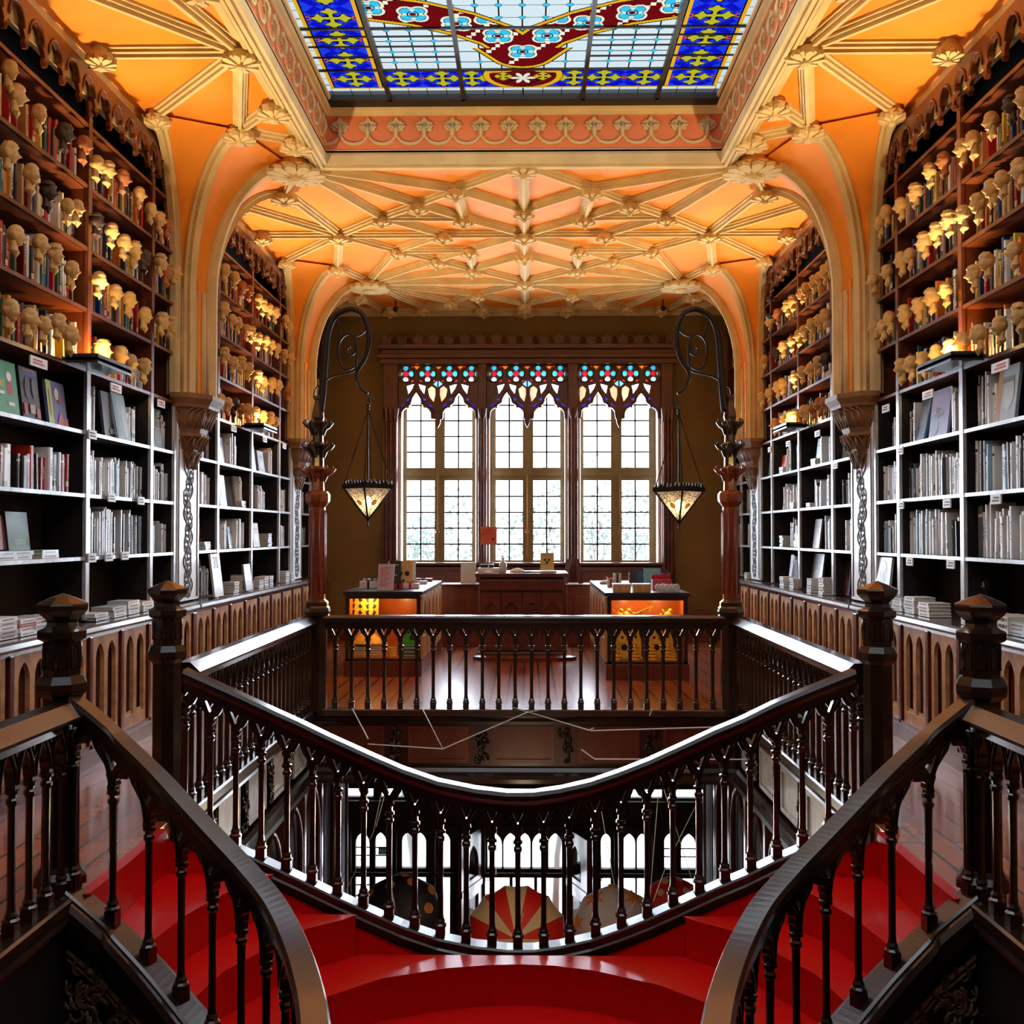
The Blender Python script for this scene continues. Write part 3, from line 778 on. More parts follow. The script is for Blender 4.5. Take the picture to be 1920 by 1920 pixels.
# tracery board with coloured glass behind
def ogee(c, yt=736, yb=780, hw=31):
    """cusped ogee arch in photo units, left foot to right foot"""
    L = [(-hw, yb + 6), (-hw + 1, yb - 6), (-hw + 5, yb - 12), (-hw + 10, yb - 15), (-hw + 14, yb - 14), (-hw + 15, yb - 19), (-hw + 19, yb - 22), (-10, yb - 23), (-9, yb - 29), (-5, yb - 36), (0, yt)]
    L = [(c + x, y) for x, y in L]; return L + [(2 * c - x, y) for x, y in reversed(L[:-1])]
for gi, (a, b) in enumerate(GR):
    c1, c2 = (SASH[gi * 2][0] + SASH[gi * 2][1]) / 2, (SASH[gi * 2 + 1][0] + SASH[gi * 2 + 1][1]) / 2
    if gi == 0: c1, c2 = 779, 860
    if gi == 1: c1, c2 = 950, 1030
    if gi == 2: c1, c2 = 1122, 1203
    mid = (a + b) / 2 if gi != 0 else 820
    o = [(a, 676), (a, 800)]
    o += [(a + 3, 780)] + ogee(c1, 734, 778, min(35, c1 - a - 6)) + [(mid - 5, 785), (mid - 4, 793), (mid - 2, 797), (mid, 801), (mid + 2, 797), (mid + 4, 793), (mid + 5, 785)] + ogee(c2, 736, 778, min(35, b - c2 - 6)) + [(b - 3, 780), (b, 800), (b, 676)]
    holes = []; gl = []
    T = lambda P: [(wx(x), wz(y)) for x, y in P]
    for k in range(4):
        c = a + 14 + (b - a - 28) * k / 3.
        for dx, dy, r, col in ((0, 0, 5.3, srgb(210, 20, 40)), (-10.8, 0, 4.9, srgb(60, 175, 195)), (10.8, 0, 4.9, srgb(60, 175, 195)), (0, -10.8, 4.9, srgb(60, 175, 195)), (0, 10.8, 4.9, srgb(190, 225, 235))):
            holes.append(circ(c + dx, 699 + dy, r, 12)); gl.append((circ(c + dx, 699 + dy, r + .6, 12), col))
        if k < 3:
            m_ = c + (b - a - 28) / 6.
            tri = [(m_ - 6, 684.5), (m_ + 6, 684.5), (m_, 691)]; holes.append(tri); gl.append((tri, srgb(230, 110, 20)))
        for sx in (-1, 1):
            for sy in (-1, 1):
                tri = [(c + sx * 13, 699 + sy * 10), (c + sx * 8, 699 + sy * 14.5), (c + sx * 15, 699 + sy * 14.5)]
                if a + 3 < c + sx * 15 < b - 3 and (sy > 0 or k in (0, 3)): holes.append(tri); gl.append((tri, srgb(200, 40, 50)))
    for c in (c1, c2):
        for sx in (-1, 1):
            horn = [(c + sx * 4, 718), (c + sx * 18, 722), (c + sx * 15, 737), (c + sx * 8, 728)]
            heart = [(c + sx * 22, 728), (c + sx * 29, 722), (c + sx * 36, 727), (c + sx * 36.5, 738), (c + sx * 33, 752), (c + sx * 25, 742)]
            lz = [(c + sx * 13, 744), (c + sx * 19, 748), (c + sx * 15, 750)]; lz2 = [(c + sx * 22, 754), (c + sx * 31, 761), (c + sx * 26, 761)]
            for P, col in ((horn, srgb(230, 238, 248)), (heart, srgb(236, 150, 110)), (lz, srgb(30, 40, 220)), (lz2, srgb(20, 30, 210))):
                if all(a + 2 < p[0] < b - 2 for p in P) and all(abs(p[0] - mid) > 1.2 for p in P): holes.append(P); gl.append((P, col))
    tri = [(mid - 1.2, 711), (mid - 9, 718), (mid - 1.2, 724)]; tri2 = [(2 * mid - x, y) for x, y in tri]
    for t in (tri, tri2): holes.append(t); gl.append((t, srgb(120, 190, 240)))
    vs, fs = plate([T(o)] + [T(h) for h in holes], .07); m = MB(); m.M = Matrix.Translation((0, 18.84, 0)) @ XZ; m.add(vs, fs); m.M = None
    # raised mouldings on the tracery
    for c in (c1, c2):
        og = [p for p in ogee(c, 734, 778, 33) if a < p[0] < b]
        m.tube([(wx(x), 18.80, wz(y - 3)) for x, y in og], .016, 5)
    for k in range(4):
        c = a + 14 + (b - a - 28) * k / 3.; m.tube([(wx(c + 16.2 * cos(t / 16 * 2 * pi)), 18.80, wz(699 + 16 * sin(t / 16 * 2 * pi))) for t in range(17)], .014, 5)
    local(e, m).build('tracery', 'window_wood', e)
    m = MB()
    for P, col in gl:
        cx = sum(p[0] for p in P) / len(P); cy = sum(p[1] for p in P) / len(P); Q = [(cx + (x - cx) * 1.06, cy + (y - cy) * 1.06) for x, y in P]
        vs = [(wx(x), 18.865, wz(y)) for x, y in Q]; m.add(vs, [tuple(range(len(vs)))], 0, col)
    local(e, m).build('coloured_glass', 'tracery_glass', e)

# ================================================================ STREET FRONT (ground floor)
def gx(u): return (u - 990) * (19.0 / F) + .05
def gz(v): return CAMZ + (1000 - v) * (19.0 / F)
e = empty('window_3', None, None, (0, 19, -4), kind='structure')
outer = [(-XW, -7.0), (gx(909), -7.0), (gx(909), gz(1640)), (gx(1054), gz(1640)), (gx(1054), -7.0), (XW, -7.0), (XW, -.76), (-XW, -.76)]
holes = []
def goth(u0, u1, vt=1560, vb=1626):
    return lancet((gx(u0) + gx(u1)) / 2, gz(vb), gz(vt), (gx(u1) - gx(u0)) / 2, 5)
for u0, u1 in ((667, 693), (704, 724), (754, 775), (777, 799), (824, 844), (914, 941), (944, 970), (974, 994), (998, 1024), (1028, 1053), (1126, 1144), (1166, 1190), (1193, 1211), (1244, 1262), (1275, 1303), (1316, 1326), (636, 642)):
    holes.append(goth(u0, u1))
for u0, u1 in ((667, 693), (704, 724), (754, 775), (777, 799), (1166, 1190), (1193, 1211), (1244, 1262), (1275, 1303)):
    holes.append([(gx(u0), gz(1800)), (gx(u1), gz(1800)), (gx(u1), gz(1642)), (gx(u0), gz(1642))])
for u0, u1 in ((824, 844), (1126, 1144)):
    holes.append([(gx(u0), gz(1840)), (gx(u1), gz(1840)), (gx(u1), gz(1642)), (gx(u0), gz(1642))])
for u0, u1, v0, v1 in ((869, 1095, 1448, 1463), (640, 700, 1478, 1494), (715, 770, 1478, 1494), (1175, 1240, 1478, 1494), (1255, 1330, 1478, 1494), (1270, 1330, 1448, 1466), (650, 700, 1448, 1468), (800, 850, 1447, 1456), (1110, 1150, 1447, 1456)):
    holes.append([(gx(u0), gz(v1)), (gx(u1), gz(v1)), (gx(u1), gz(v0)), (gx(u0), gz(v0))])
vs, fs = plate([outer] + holes, .12); m = MB(); m.M = Matrix.Translation((0, 19.1, 0)) @ XZ; m.add(vs, fs); m.M = None
m.box(-XW, XW, 18.96, 19.04, gz(1640), gz(1632)); m.box(-XW, XW, 18.96, 19.04, gz(1552), gz(1544)); m.box(-XW, XW, 18.9, 19.04, gz(1512), gz(1498))
for u in (655, 740, 812, 905, 1058, 1110, 1155, 1225, 1315): m.box(gx(u) - .05, gx(u) + .05, 18.92, 19.06, -7, gz(1500))
local(e, m).build('timber_front', 'dark_wall', e)
m = MB(); m.box(-XW, XW, 19.17, 19.18, -7.0, -.8); local(e, m).build('pane', 'pane_glass', e)
m = MB()
for u in (958, 1004): m.box(gx(u) - .03, gx(u) + .03, 19.08, 19.14, -7, gz(1640))
for u0, u1 in ((667, 693), (704, 724), (1245, 1303)):
    for v in (1590, 1605, 1660, 1680): m.box(gx(u0), gx(u1), 19.12, 19.135, gz(v) - .012, gz(v) + .012)
local(e, m).build('glazing_bars', 'lead', e)
# open door leaves of the entrance
for i, (uh, ue, nm) in enumerate(((905, 862, 'door_1'), (1060, 1104, 'door_2'))):
    h = Vector((gx(uh), 19.0, 0)); en = px(ue, 1650, 18.1); t = Vector((en[0], 18.1, 0)); ww = (t - h).length
    ang = math.atan2(t.y - h.y, t.x - h.x)
    e2 = empty(nm, None, None, (h.x, h.y, -7.0), kind='structure'); e2.rotation_euler = (0, 0, ang)
    zt = gz(1545) + 7.0; zm = gz(1640) + 7.0
    ho = [lancet(ww / 2, zm + .12, zt - .22, ww * .24, 6), [(ww * .26, zm - 1.0), (ww * .74, zm - 1.0), (ww * .74, zm - .2), (ww * .26, zm - .2)], [(ww * .26, zm - 2.0), (ww * .74, zm - 2.0), (ww * .74, zm - 1.12), (ww * .26, zm - 1.12)]]
    vs, fs = plate([[(0, 0), (ww, 0), (ww, zt), (0, zt)]] + ho, .07); m = MB(); m.M = XZ; m.add(vs, fs); m.M = None
    m.box(0, ww, -.05, .05, zm - .08, zm + .02)
    lf = m.build('leaf', 'desk_wood', e2)
    m = MB(); m.box(.05, ww - .05, -.004, .004, zm - 2.1, zt - .1); m.build('pane', 'pane_glass', lf)
# ================================================================ BOOKCASES
ROWS = [1.17, 1.70, 2.23, 2.76, 3.29, 3.80, 4.32, 4.85, 5.37]
BAYS = {0: (3.0, 5.60, [3.0, 4.6, 5.6]), 1: (6.33, 11.0, [6.33, 7.15, 8.78, 10.28, 11.0]), 2: (11.7, 16.37, [11.7, 12.5, 14.04, 15.6, 16.37]), 3: (17.07, 19.0, [17.07, 17.85, 18.95])}
BAYN = {0: 'nearest bay', 1: 'near bay', 2: 'far bay', 3: 'window-end bay'}
SHELF = {}
def bookcase(s, b):
    y0, y1, posts = BAYS[b]
    e = empty('bookcase', f'tall dark wooden bookcase against the {SIDE[s]} wall, {BAYN[b]}', 'bookcase', (s * XS, y0, 1.15))
    X = lambda a: s * a
    def bx(m, xa, xb, *r): m.box(min(X(xa), X(xb)), max(X(xa), X(xb)), *r)
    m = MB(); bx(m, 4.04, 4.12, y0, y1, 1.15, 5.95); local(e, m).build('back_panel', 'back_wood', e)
    for p in posts:
        yy = min(max(p, y0 + .03), y1 - .03)
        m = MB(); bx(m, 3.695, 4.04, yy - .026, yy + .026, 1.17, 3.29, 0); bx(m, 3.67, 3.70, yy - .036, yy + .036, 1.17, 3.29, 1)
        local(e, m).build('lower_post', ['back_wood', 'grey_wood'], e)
        m = MB(); bx(m, 3.695, 4.04, yy - .028, yy + .028, 3.29, 5.44); bx(m, 3.67, 3.70, yy - .036, yy + .036, 3.29, 5.44)
        m.lathe([(.03, 5.44), (.036, 5.47), (.02, 5.49), (.034, 5.53), (.03, 5.57), (.0, 5.62)], X(3.69), yy, 8)
        local(e, m).build('upper_post', 'case_wood', e)
    for i, z in enumerate(ROWS[1:]):
        m = MB(); bx(m, 3.69, 4.04, y0, y1, z - .028, z)
        bx(m, 3.675, 3.70, y0, y1, z - .028, z + .003, 1)
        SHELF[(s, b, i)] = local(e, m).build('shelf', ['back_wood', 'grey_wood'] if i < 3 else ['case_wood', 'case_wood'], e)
    # hanging fretwork of little arches under the cornice
    L = y1 - y0; n = max(1, round(L / .302)); w = L / n
    out = [(0, .36), (0, .02)]
    for k in range(n):
        c = (k + .5) * w; h = w / 2
        out += [(c - h + .012, 0), (c - h + .03, .03), (c - h + .02, .07), (c - h + .035, .10)]
        out += [(c - .085, .14), (c - .10, .19), (c - .07, .235), (c - .03, .26), (c, .275), (c + .03, .26), (c + .07, .235), (c + .10, .19), (c + .085, .14)]
        out += [(c + h - .035, .10), (c + h - .02, .07), (c + h - .03, .03), (c + h - .012, 0)]
    out += [(L, .02), (L, .36)]
    vs, fs = plate([out], .035); m = MB(); m.M = wall_M(s, X(3.66), y0 if s < 0 else y1, 5.47); m.add(vs, fs)
    for k in range(n):
        c = (k + .5) * w
        m.tube([(c + (.115) * cos(a), .13 + .15 * sin(a), .022) for a in [pi * t / 8 for t in range(9)]], .011, 4)
    for k in range(n + 1): m.lathe([(.0, -.0), (.0, 0)], k * w, 0, 4) if False else m.add(*_octa(k * w, .03, .02, .024))
    m.M = None
    local(e, m).build('fretwork', 'case_wood', e)
    # little label holders
    return e
def _octa(x, y, z, r):
    return [(x + r, y, z), (x - r, y, z), (x, y + r * 1.3, z), (x, y - r * 1.3, z), (x, y, z + r), (x, y, z - r)], [(0, 2, 4), (2, 1, 4), (1, 3, 4), (3, 0, 4), (2, 0, 5), (1, 2, 5), (3, 1, 5), (0, 3, 5)]
CASES = {}
for s in (-1, 1):
    for b in (0, 1, 2, 3): CASES[(s, b)] = bookcase(s, b)
def label_holder(s, b, y, z, w=.20, h=.075, ink='ink'):
    e = CASES[(s, b)]; m = MB(); x = s * 3.655
    m.box(min(x, x - s * .012), max(x, x - s * .012), y - w / 2, y + w / 2, z - h / 2, z + h / 2, 0)
    x2 = x - s * .013
    for k in range(2 if w < .3 else 3):
        zz = z + (.012 if k else -.012); m.box(min(x2, x2 - s * .002), max(x2, x2 - s * .002), y - w * .36, y + w * (.3 - .12 * k), zz - .006, zz + .006, 1)
    i_ = min(range(8), key=lambda q: abs(ROWS[q + 1] - z)); o = local(e, m).build('shelf_label', ['white_card', ink], SHELF[(s, b, i_)])
for (u, v, s, b, w) in ((72, 680, -1, 1, .34), (217, 728, -1, 1, .30), (173, 815, -1, 1, .2), (209, 933, -1, 1, .2), (264, 939, -1, 1, .2), (172, 1046, -1, 1, .2), (204, 1044, -1, 1, .2), (234, 1042, -1, 1, .2),
                        (302, 757, -1, 1, .25), (438, 804, -1, 2, .28), (496, 824, -1, 2, .28), (533, 837, -1, 2, .25),
                        (1876, 687, 1, 1, .36), (1740, 740, 1, 1, .3), (1661, 766, 1, 1, .24), (1689, 845, 1, 1, .16), (1690, 947, 1, 1, .17), (1776, 944, 1, 1, .2), (1868, 936, 1, 1, .22), (1706, 1053, 1, 1, .2), (1783, 1058, 1, 1, .2),
                        (1533, 813, 1, 2, .28), (1478, 832, 1, 2, .28), (1443, 843, 1, 2, .2), (1567, 873, 1, 2, .2)):
    p = pxw(u, v, s * 3.65); label_holder(s, b, p[1], p[2], w * .8, ink='red_ink' if v < 760 and b == 1 else 'ink')

# black ledges that hide the lamps
def ledge(s, y, b):
    e = empty('lamp_ledge', f'black lamp ledge on the {SIDE[s]} bookcase, {BAYN[b]}, its light on the books above', 'lamp', (s * 3.6, y, 3.29))
    m = MB(); m.box(min(s * 3.40, s * 3.69), max(s * 3.40, s * 3.69), y - .42, y + .30, 3.285, 3.32)
    m.box(min(s * 3.40, s * 3.415), max(s * 3.40, s * 3.415), y - .42, y + .30, 3.27, 3.345); m.box(min(s * 3.40, s * 3.66), max(s * 3.40, s * 3.66), y - .42, y - .405, 3.27, 3.345)
    local(e, m).build('board', 'black_board', e, bevel=.004)
    m = MB(); m.box(min(s * 3.46, s * 3.54), max(s * 3.46, s * 3.54), y - .25, y + .12, 3.322, 3.337); local(e, m).build('lamp_strip', 'bulb_dim', e)
    point('ledge_light', (s * 3.52, y - .05, 3.40), 26, r=.05, col=(1, .60, .2))
    point('uplight', (s * 3.40, y - .1, 3.42), 330, (1, .74, .40), .05, 'SPOT', (0, radians(s * 150), 0), 116, .7)
mat('bulb_dim', (1, .6, .25, 1), emit=(1, .55, .15, 1), estr=8)
for s in (-1, 1):
    ledge(s, 8.72, 1); ledge(s, 14.0, 2); ledge(s, 4.3, 0)

# ================================================================ COUNTER CABINETS
def counter(s, b):
    y0, y1, _ = BAYS[b]; y0 = {0: -1.6, 1: 5.9, 2: 11.25, 3: 16.65}[b]; y1 = {0: 5.9, 1: 11.2, 2: 16.6, 3: 18.7}[b]
    e = empty('counter_cabinet', f'counter cabinet with pointed-arch doors under the {SIDE[s]} bookcase, {BAYN[b]}', 'cabinet', (s * 3.6, y0, 0))
    X = lambda a: s * a
    def bx(m, xa, xb, *r): m.box(min(X(xa), X(xb)), max(X(xa), X(xb)), *r)
    m = MB(); bx(m, 3.60, 4.1, y0 + .02, y1 - .02, 0, 1.08); bx(m, 3.50, 3.62, y0, y1, 0, .12); bx(m, 3.53, 3.62, y0, y1, .12, .16)
    local(e, m).build('carcass', 'desk_wood', e)
    m = MB(); pr = [(0, 0), (.13, 0), (.155, .012), (.165, .03), (.155, .05), (.13, .06), (0, .06)]
    prof = [(s * t if s > 0 else -t, h) for t, h in [(-.5, 0), (.10, -.045), (.105, -.02), (.14, -.01), (.155, .015), (.15, .045), (.13, .06), (-.5, .06)]]
    m.sweep([(t, h) for t, h in [(-.5, -.0), (.06, -.05), (.075, -.02), (.11, -.012), (.13, .012), (.125, .045), (.10, .06), (-.5, .06)]] if s < 0 else [(-t, h) for t, h in [(-.5, -.0), (.06, -.05), (.075, -.02), (.11, -.012), (.13, .012), (.125, .045), (.10, .06), (-.5, .06)]], [(X(3.6), y0, 1.09), (X(3.6), y1, 1.09)])
    local(e, m).build('countertop', 'counter_top', e)
    n = round((y1 - y0) / .68); w = (y1 - y0) / n; pw = w - .13
    ho = [lancet(pw * .27, .10, .82, pw * .16, 6), lancet(pw * .73, .10, .82, pw * .16, 6)]
    vs, fs = plate([[(0, 0), (pw, 0), (pw, .88), (0, .88)]] + ho, .035); m = MB(); m.add(vs, fs)
    for c in (.27, .73):
        m.box(pw * c - pw * .12, pw * c + pw * .12, .10, .13, -.01, .006)
    m.M = None; dm = m.data('door', ['tan_wood'])
    for k in range(n):
        ya = y0 + k * w + .065
        o = put(dm, 'door', e); o.matrix_local = Matrix.Translation(-e.location) @ wall_M(s, X(3.565), ya if s < 0 else ya + pw, .16)
    for k in range(n + 1):
        yy = y0 + k * w
        m = MB(); bx(m, 3.53, 3.62, yy - .035, yy + .035, .12, 1.05); local(e, m).build('stile', 'desk_wood', e, bevel=.01)
    return e
for s in (-1, 1):
    for b in (0, 1, 2, 3): counter(s, b)

# ================================================================ BOOKS
PAL_UP = [srgb(232, 214, 170), srgb(240, 232, 214), srgb(176, 30, 26), srgb(200, 40, 30), srgb(30, 30, 34), srgb(40, 40, 46), srgb(22, 60, 120), srgb(30, 96, 96), srgb(214, 170, 110), srgb(226, 130, 40), srgb(60, 84, 50), srgb(116, 22, 26), srgb(236, 200, 60), srgb(96, 76, 60), srgb(20, 22, 30), srgb(238, 238, 232), srgb(60, 60, 66)]
PAL_LO = [srgb(252, 252, 252), srgb(246, 246, 246), srgb(230, 234, 238), srgb(252, 250, 244), srgb(214, 226, 234), srgb(160, 200, 226), srgb(240, 240, 242), srgb(180, 180, 182), srgb(90, 92, 96), srgb(30, 30, 34), srgb(232, 230, 226), srgb(240, 240, 240), srgb(222, 224, 222)]
PAL_RD = [srgb(180, 26, 22), srgb(236, 238, 240), srgb(190, 206, 214), srgb(120, 16, 16), srgb(30, 26, 28), srgb(206, 210, 214), srgb(236, 236, 230)]
COLN = [((240, 238, 230), 'white'), ((205, 210, 214), 'pale grey'), ((150, 186, 208), 'light blue'), ((176, 30, 26), 'red'), ((116, 22, 26), 'dark red'), ((30, 30, 34), 'black'), ((22, 60, 120), 'blue'), ((30, 96, 96), 'teal'), ((214, 170, 110), 'tan'), ((232, 214, 170), 'cream'), ((226, 130, 40), 'orange'), ((60, 84, 50), 'green'), ((236, 200, 60), 'yellow'), ((96, 76, 60), 'brown'), ((90, 92, 96), 'grey')]
def cname(c):
    return min(COLN, key=lambda q: sum((a - b) ** 2 for a, b in zip([x ** .45 for x in c[:3]], [x ** .45 for x in srgb(*q[0])[:3]])))[1]
PAGE = srgb(226, 218, 200)
books = []
rb = random.Random(11)
def fill(s, b, ci, row, dens=1.0, pal=None, hmin=.27, hmax=.37, tmin=.02, tmax=.042, ya=None, yb=None):
    posts = BAYS[b][2]; a = (ya if ya is not None else posts[ci] + .05); e = (yb if yb is not None else posts[ci + 1] - .05)
    y = a; z = ROWS[row]; hb = rb.uniform(hmin, hmax); i = 0
    while y < e:
        if rb.random() > dens: y += rb.uniform(.04, .16); continue
        if rb.random() < .25: hb = rb.uniform(hmin, hmax)
        t = rb.uniform(tmin, tmax); h = min(.47, max(.2, hb + rb.uniform(-.04, .05)))
        if y + t > e: break
        c = rb.choice(pal or (PAL_UP if row >= 4 else PAL_LO)); i += 1
        books.append(dict(s=s, b=b, c=ci, r=row, y=y, t=t, h=h, col=c, d=rb.uniform(.17, .22), x=rb.uniform(0, .05), lean=rb.choice([0, 0, 0, 0, 0, 0, .04, -.04, .02]), n=i))
        y += t + rb.choice((.001, .002, .004, .01, .016) if row < 4 else (.001, .003, .006))
def book_geo(m, B):
    s = B['s']; xf = s * (3.735 + B['x']); xb = xf + s * B['d']; y, t, h, z = B['y'], B['t'], B['h'], ROWS[B['r']] + .004
    le = B['lean'] * h; c = B['col']; dk = sum(c[:3]) < .9
    tc = (srgb(225, 205, 160) if dk else srgb(60, 50, 50))
    Y = lambda yy, zz: yy + le * (zz - z) / h
    zs = [z, z + h * .16, z + h * .30, z + h * .78, z + h * .84, z + h]
    cols = [c, c, c, c, c]
    k = int(B['y'] * 977) % 5
    if k == 0: cols[1] = tc
    if k in (1, 3): cols[3] = tc
    if k == 4: cols[0] = tuple(q * .5 for q in c[:3]) + (1,)
    r = t * .16; n = len(zs); vs = []
    for zz in zs: vs += [(xf + s * r, Y(y, zz), zz), (xf, Y(y + r, zz), zz), (xf, Y(y + t - r, zz), zz), (xf + s * r, Y(y + t, zz), zz)]
    fs = []; cc = []
    for i in range(n - 1):
        for q in range(3): fs.append((i * 4 + q, i * 4 + q + 1, (i + 1) * 4 + q + 1, (i + 1) * 4 + q)); cc.append(cols[i])
    o = len(vs); vs += [(xb, Y(y, z), z), (xb, Y(y + t, z), z), (xb, Y(y, z + h), z + h), (xb, Y(y + t, z + h), z + h)]
    fs += [(0, o, o + 2, (n - 1) * 4), (3, (n - 1) * 4 + 3, o + 3, o + 1), (o, o + 1, o + 3, o + 2)]; cc += [c, c, c]
    T = (n - 1) * 4; fs += [(T, T + 1, T + 2, T + 3, o + 3, o + 2)]; cc += [PAGE]
    # lettering on the wider spines
    b0 = len(m.f); m.add(vs, fs); m.c[b0:] = cc
    if t > .026 and k in (0, 2, 3):
        zz = z + h * .36
        while zz < z + h * .72:
            hh = h * (.012 + .02 * ((int(zz * 1000) * 7) % 3)); x1 = xf - s * .0012
            m.add([(x1, Y(y + t * .3, zz), zz), (x1, Y(y + t * .7, zz), zz), (x1, Y(y + t * .7, zz), zz + hh), (x1, Y(y + t * .3, zz), zz + hh)], [(0, 1, 2, 3)]); m.c[-1] = tc
            zz += hh + h * .018
for s in (-1, 1):
    for b in (0, 1, 2, 3):
        nc = len(BAYS[b][2]) - 1
        for ci in range(nc):
            for row in range(4, 8):
                if b in (1, 2) and ci == 3 and row == 4: continue
                if b == 1 and ci == 3 and row == 7: fill(s, b, ci, row, .9, ya=10.33, yb=10.85); continue
                fill(s, b, ci, row, .93)
        if b == 0: 
            for row in (1, 2, 3): fill(s, b, 1, row, .9)
L = -1
fill(L, 1, 0, 2, .9, PAL_RD); fill(L, 1, 1, 2, .97, PAL_RD, .28, .34, .03, .07)
for row in (1, 2): fill(L, 1, 2, row, .98, None, .30, .40, .018, .036); fill(L, 1, 3, row, .95, None, .26, .38)
fill(L, 1, 2, 3, 1, None, .32, .38, .02, .035, 8.83, 9.17); fill(L, 1, 2, 3, 1, None, .30, .34, .02, .03, 9.88, 10.12); fill(L, 1, 3, 3, 1, None, .3, .36, .02, .03, 10.72, 10.95)
fill(L, 2, 0, 1, 1, None, .3, .36, ya=11.75, yb=11.8); fill(L, 2, 0, 0, 1, None, .26, .34, ya=12.05, yb=12.45); fill(L, 2, 0, 2, .9); fill(L, 2, 0, 3, 1, None, .34, .44, .03, .05, 12.1, 12.45)
for r_, a, b_ in ((3, 13.2, 13.6), (2, 13.75, 13.9), (1, 13.0, 13.2), (1, 13.55, 13.95), (3, 15.25, 15.5), (2, 14.1, 14.3), (2, 14.6, 15.0), (1, 14.1, 14.35)): fill(L, 2, 1 if a < 14 else 2, r_, 1, None, .28, .38, ya=a, yb=b_)
for r_ in (1, 2): fill(L, 2, 3, r_, .95)
for r_ in (1, 2, 3): fill(L, 3, 0, r_, .9); fill(L, 3, 1, r_, .8)
R_ = 1
for row in (1, 2): fill(R_, 1, 1, row, .96, None, .30, .42, .02, .042); fill(R_, 1, 0, row, .95); fill(R_, 1, 2, row, .97, None, .30, .40, .018, .036); fill(R_, 1, 3, row, .93, None, .24, .36)
fill(R_, 1, 1, 3, 1, None, .34, .42, .02, .035, 8.35, 8.72); fill(R_, 1, 2, 3, .97, None, .30, .38, .02, .035, 8.83, 9.25); fill(R_, 1, 2, 3, .97, None, .28, .38, .02, .035, 10.0, 10.22); fill(R_, 1, 3, 3, .97, None, .28, .36, ya=10.33, yb=10.62)
for ci, r_, a, b_ in ((0, 3, 11.8, 11.95), (0, 2, 11.78, 12.35), (0, 1, 11.76, 12.3), (1, 3, 12.65, 12.95), (1, 3, 13.2, 13.35), (1, 2, 12.9, 13.1), (1, 2, 13.3, 13.6), (1, 1, 12.55, 12.75), (1, 1, 12.9, 13.05), (1, 0, 12.6, 12.85), (2, 0, 14.3, 14.7), (2, 1, 14.2, 14.9), (2, 2, 14.2, 15.2), (2, 3, 14.1, 14.4), (2, 3, 14.8, 15.0), (3, 2, 15.65, 15.8), (3, 3, 15.9, 16.1)):
    fill(R_, 2, ci, r_, .97, None, .26, .38, ya=a, yb=b_)
for r_ in (1, 2, 3): fill(R_, 3, 0, r_, .9, [srgb(200, 190, 170), srgb(160, 170, 120), srgb(220, 220, 215)]); fill(R_, 3, 1, r_, .8)

# decide which show largest
def vis(B):
    p = proj((B['s'] * 3.74, B['y'] + B['t'] / 2, ROWS[B['r']] + B['h'] / 2))
    if not (-15 < p[0] < 1935 and -15 < p[1] < 1935): return -1
    if abs(p[0] - 132) < 50 and p[1] > 1110: return -1
    return B['t'] * B['h'] * 1000 / B['y'] ** 3
ORD = lambda n: f"{n}{'th' if 10 <= n % 100 <= 20 else {1: 'st', 2: 'nd', 3: 'rd'}.get(n % 10, 'th')}"
SHN = {0: 'first shelf', 1: 'second shelf', 2: 'third shelf', 3: 'fourth shelf', 4: 'fifth shelf', 5: 'sixth shelf', 6: 'seventh shelf', 7: 'top shelf'}
CPN = {(1, 0): 'frame-edge section', (1, 1): 'near-bay first section', (1, 2): 'near-bay second section', (1, 3): 'section by the pier', (2, 0): 'far-bay first section', (2, 1): 'far-bay second section', (2, 2): 'far-bay third section', (2, 3): 'far-bay last section', (3, 0): 'end section', (3, 1): 'last section', (0, 0): 'section', (0, 1): 'section'}
N_IND = 118
books.sort(key=lambda B: -vis(B))
indiv = [B for B in books[:N_IND] if vis(B) > 0]
# count position inside each group as seen
grp = {}
for B in books:
    if vis(B) > 0: grp.setdefault((B['s'], B['b'], B['c'], B['r']), []).append(B)
for g in grp.values():
    g.sort(key=lambda B: B['y'])
    for i, B in enumerate(g): B['k'] = i + 1
for B in indiv:
    m = MB(); book_geo(m, B)
    lab = f"{cname(B['col'])} book, {ORD(B['k'])} along the {SHN[B['r']]}, {SIDE[B['s']]} wall, {CPN[(B['b'], B['c'])]}"
    lab = ' '.join(lab.split()[:16])
    m.build('book', 'book_cover', None, label=lab, cat='book', group=f"books on the {SIDE[B['s']]} wall, {SHN[B['r']]}, {CPN[(B['b'], B['c'])]}")
m = MB()
for B in books[N_IND:]:
    if B['y'] > 4.6: book_geo(m, B)
m.build('books', 'book_cover', None, label='smaller rows of books packed on the upper and farther shelves of both walls', cat='books', kind='stuff')

# books laid flat and covers shown face on
fb = [0]
def flat_book(x, y, z, w, d, h, col, rz, label, group=None, lines=True):
    """w along local x, spine on the -y side"""
    m = MB(); c = col; pg = PAGE; a = w / 2; b = d / 2
    m.box(-a, a, -b, b, 0, h * .12, 0, c); m.box(-a, a, -b, b, h * .88, h, 0, c); m.box(-a, a, -b, -b + .006, h * .12, h * .88, 0, c); m.box(-a + .004, a - .006, -b + .006, b - .005, h * .12, h * .88, 0, pg)
    if lines:
        dk = sum(c[:3]) < .9; tc = srgb(225, 205, 160) if dk else srgb(50, 50, 60)
        for k in range(9): 
            xa = -a * .7 + k * a * .15; m.box(xa, xa + a * .09, -b - .001, -b + .002, h * .3, h * .66, 0, tc)
    return m.build('book', 'book_cover', None, (x, y, z), label=label, cat='book', group=group).__setattr__('rotation_euler', (0, 0, rz))
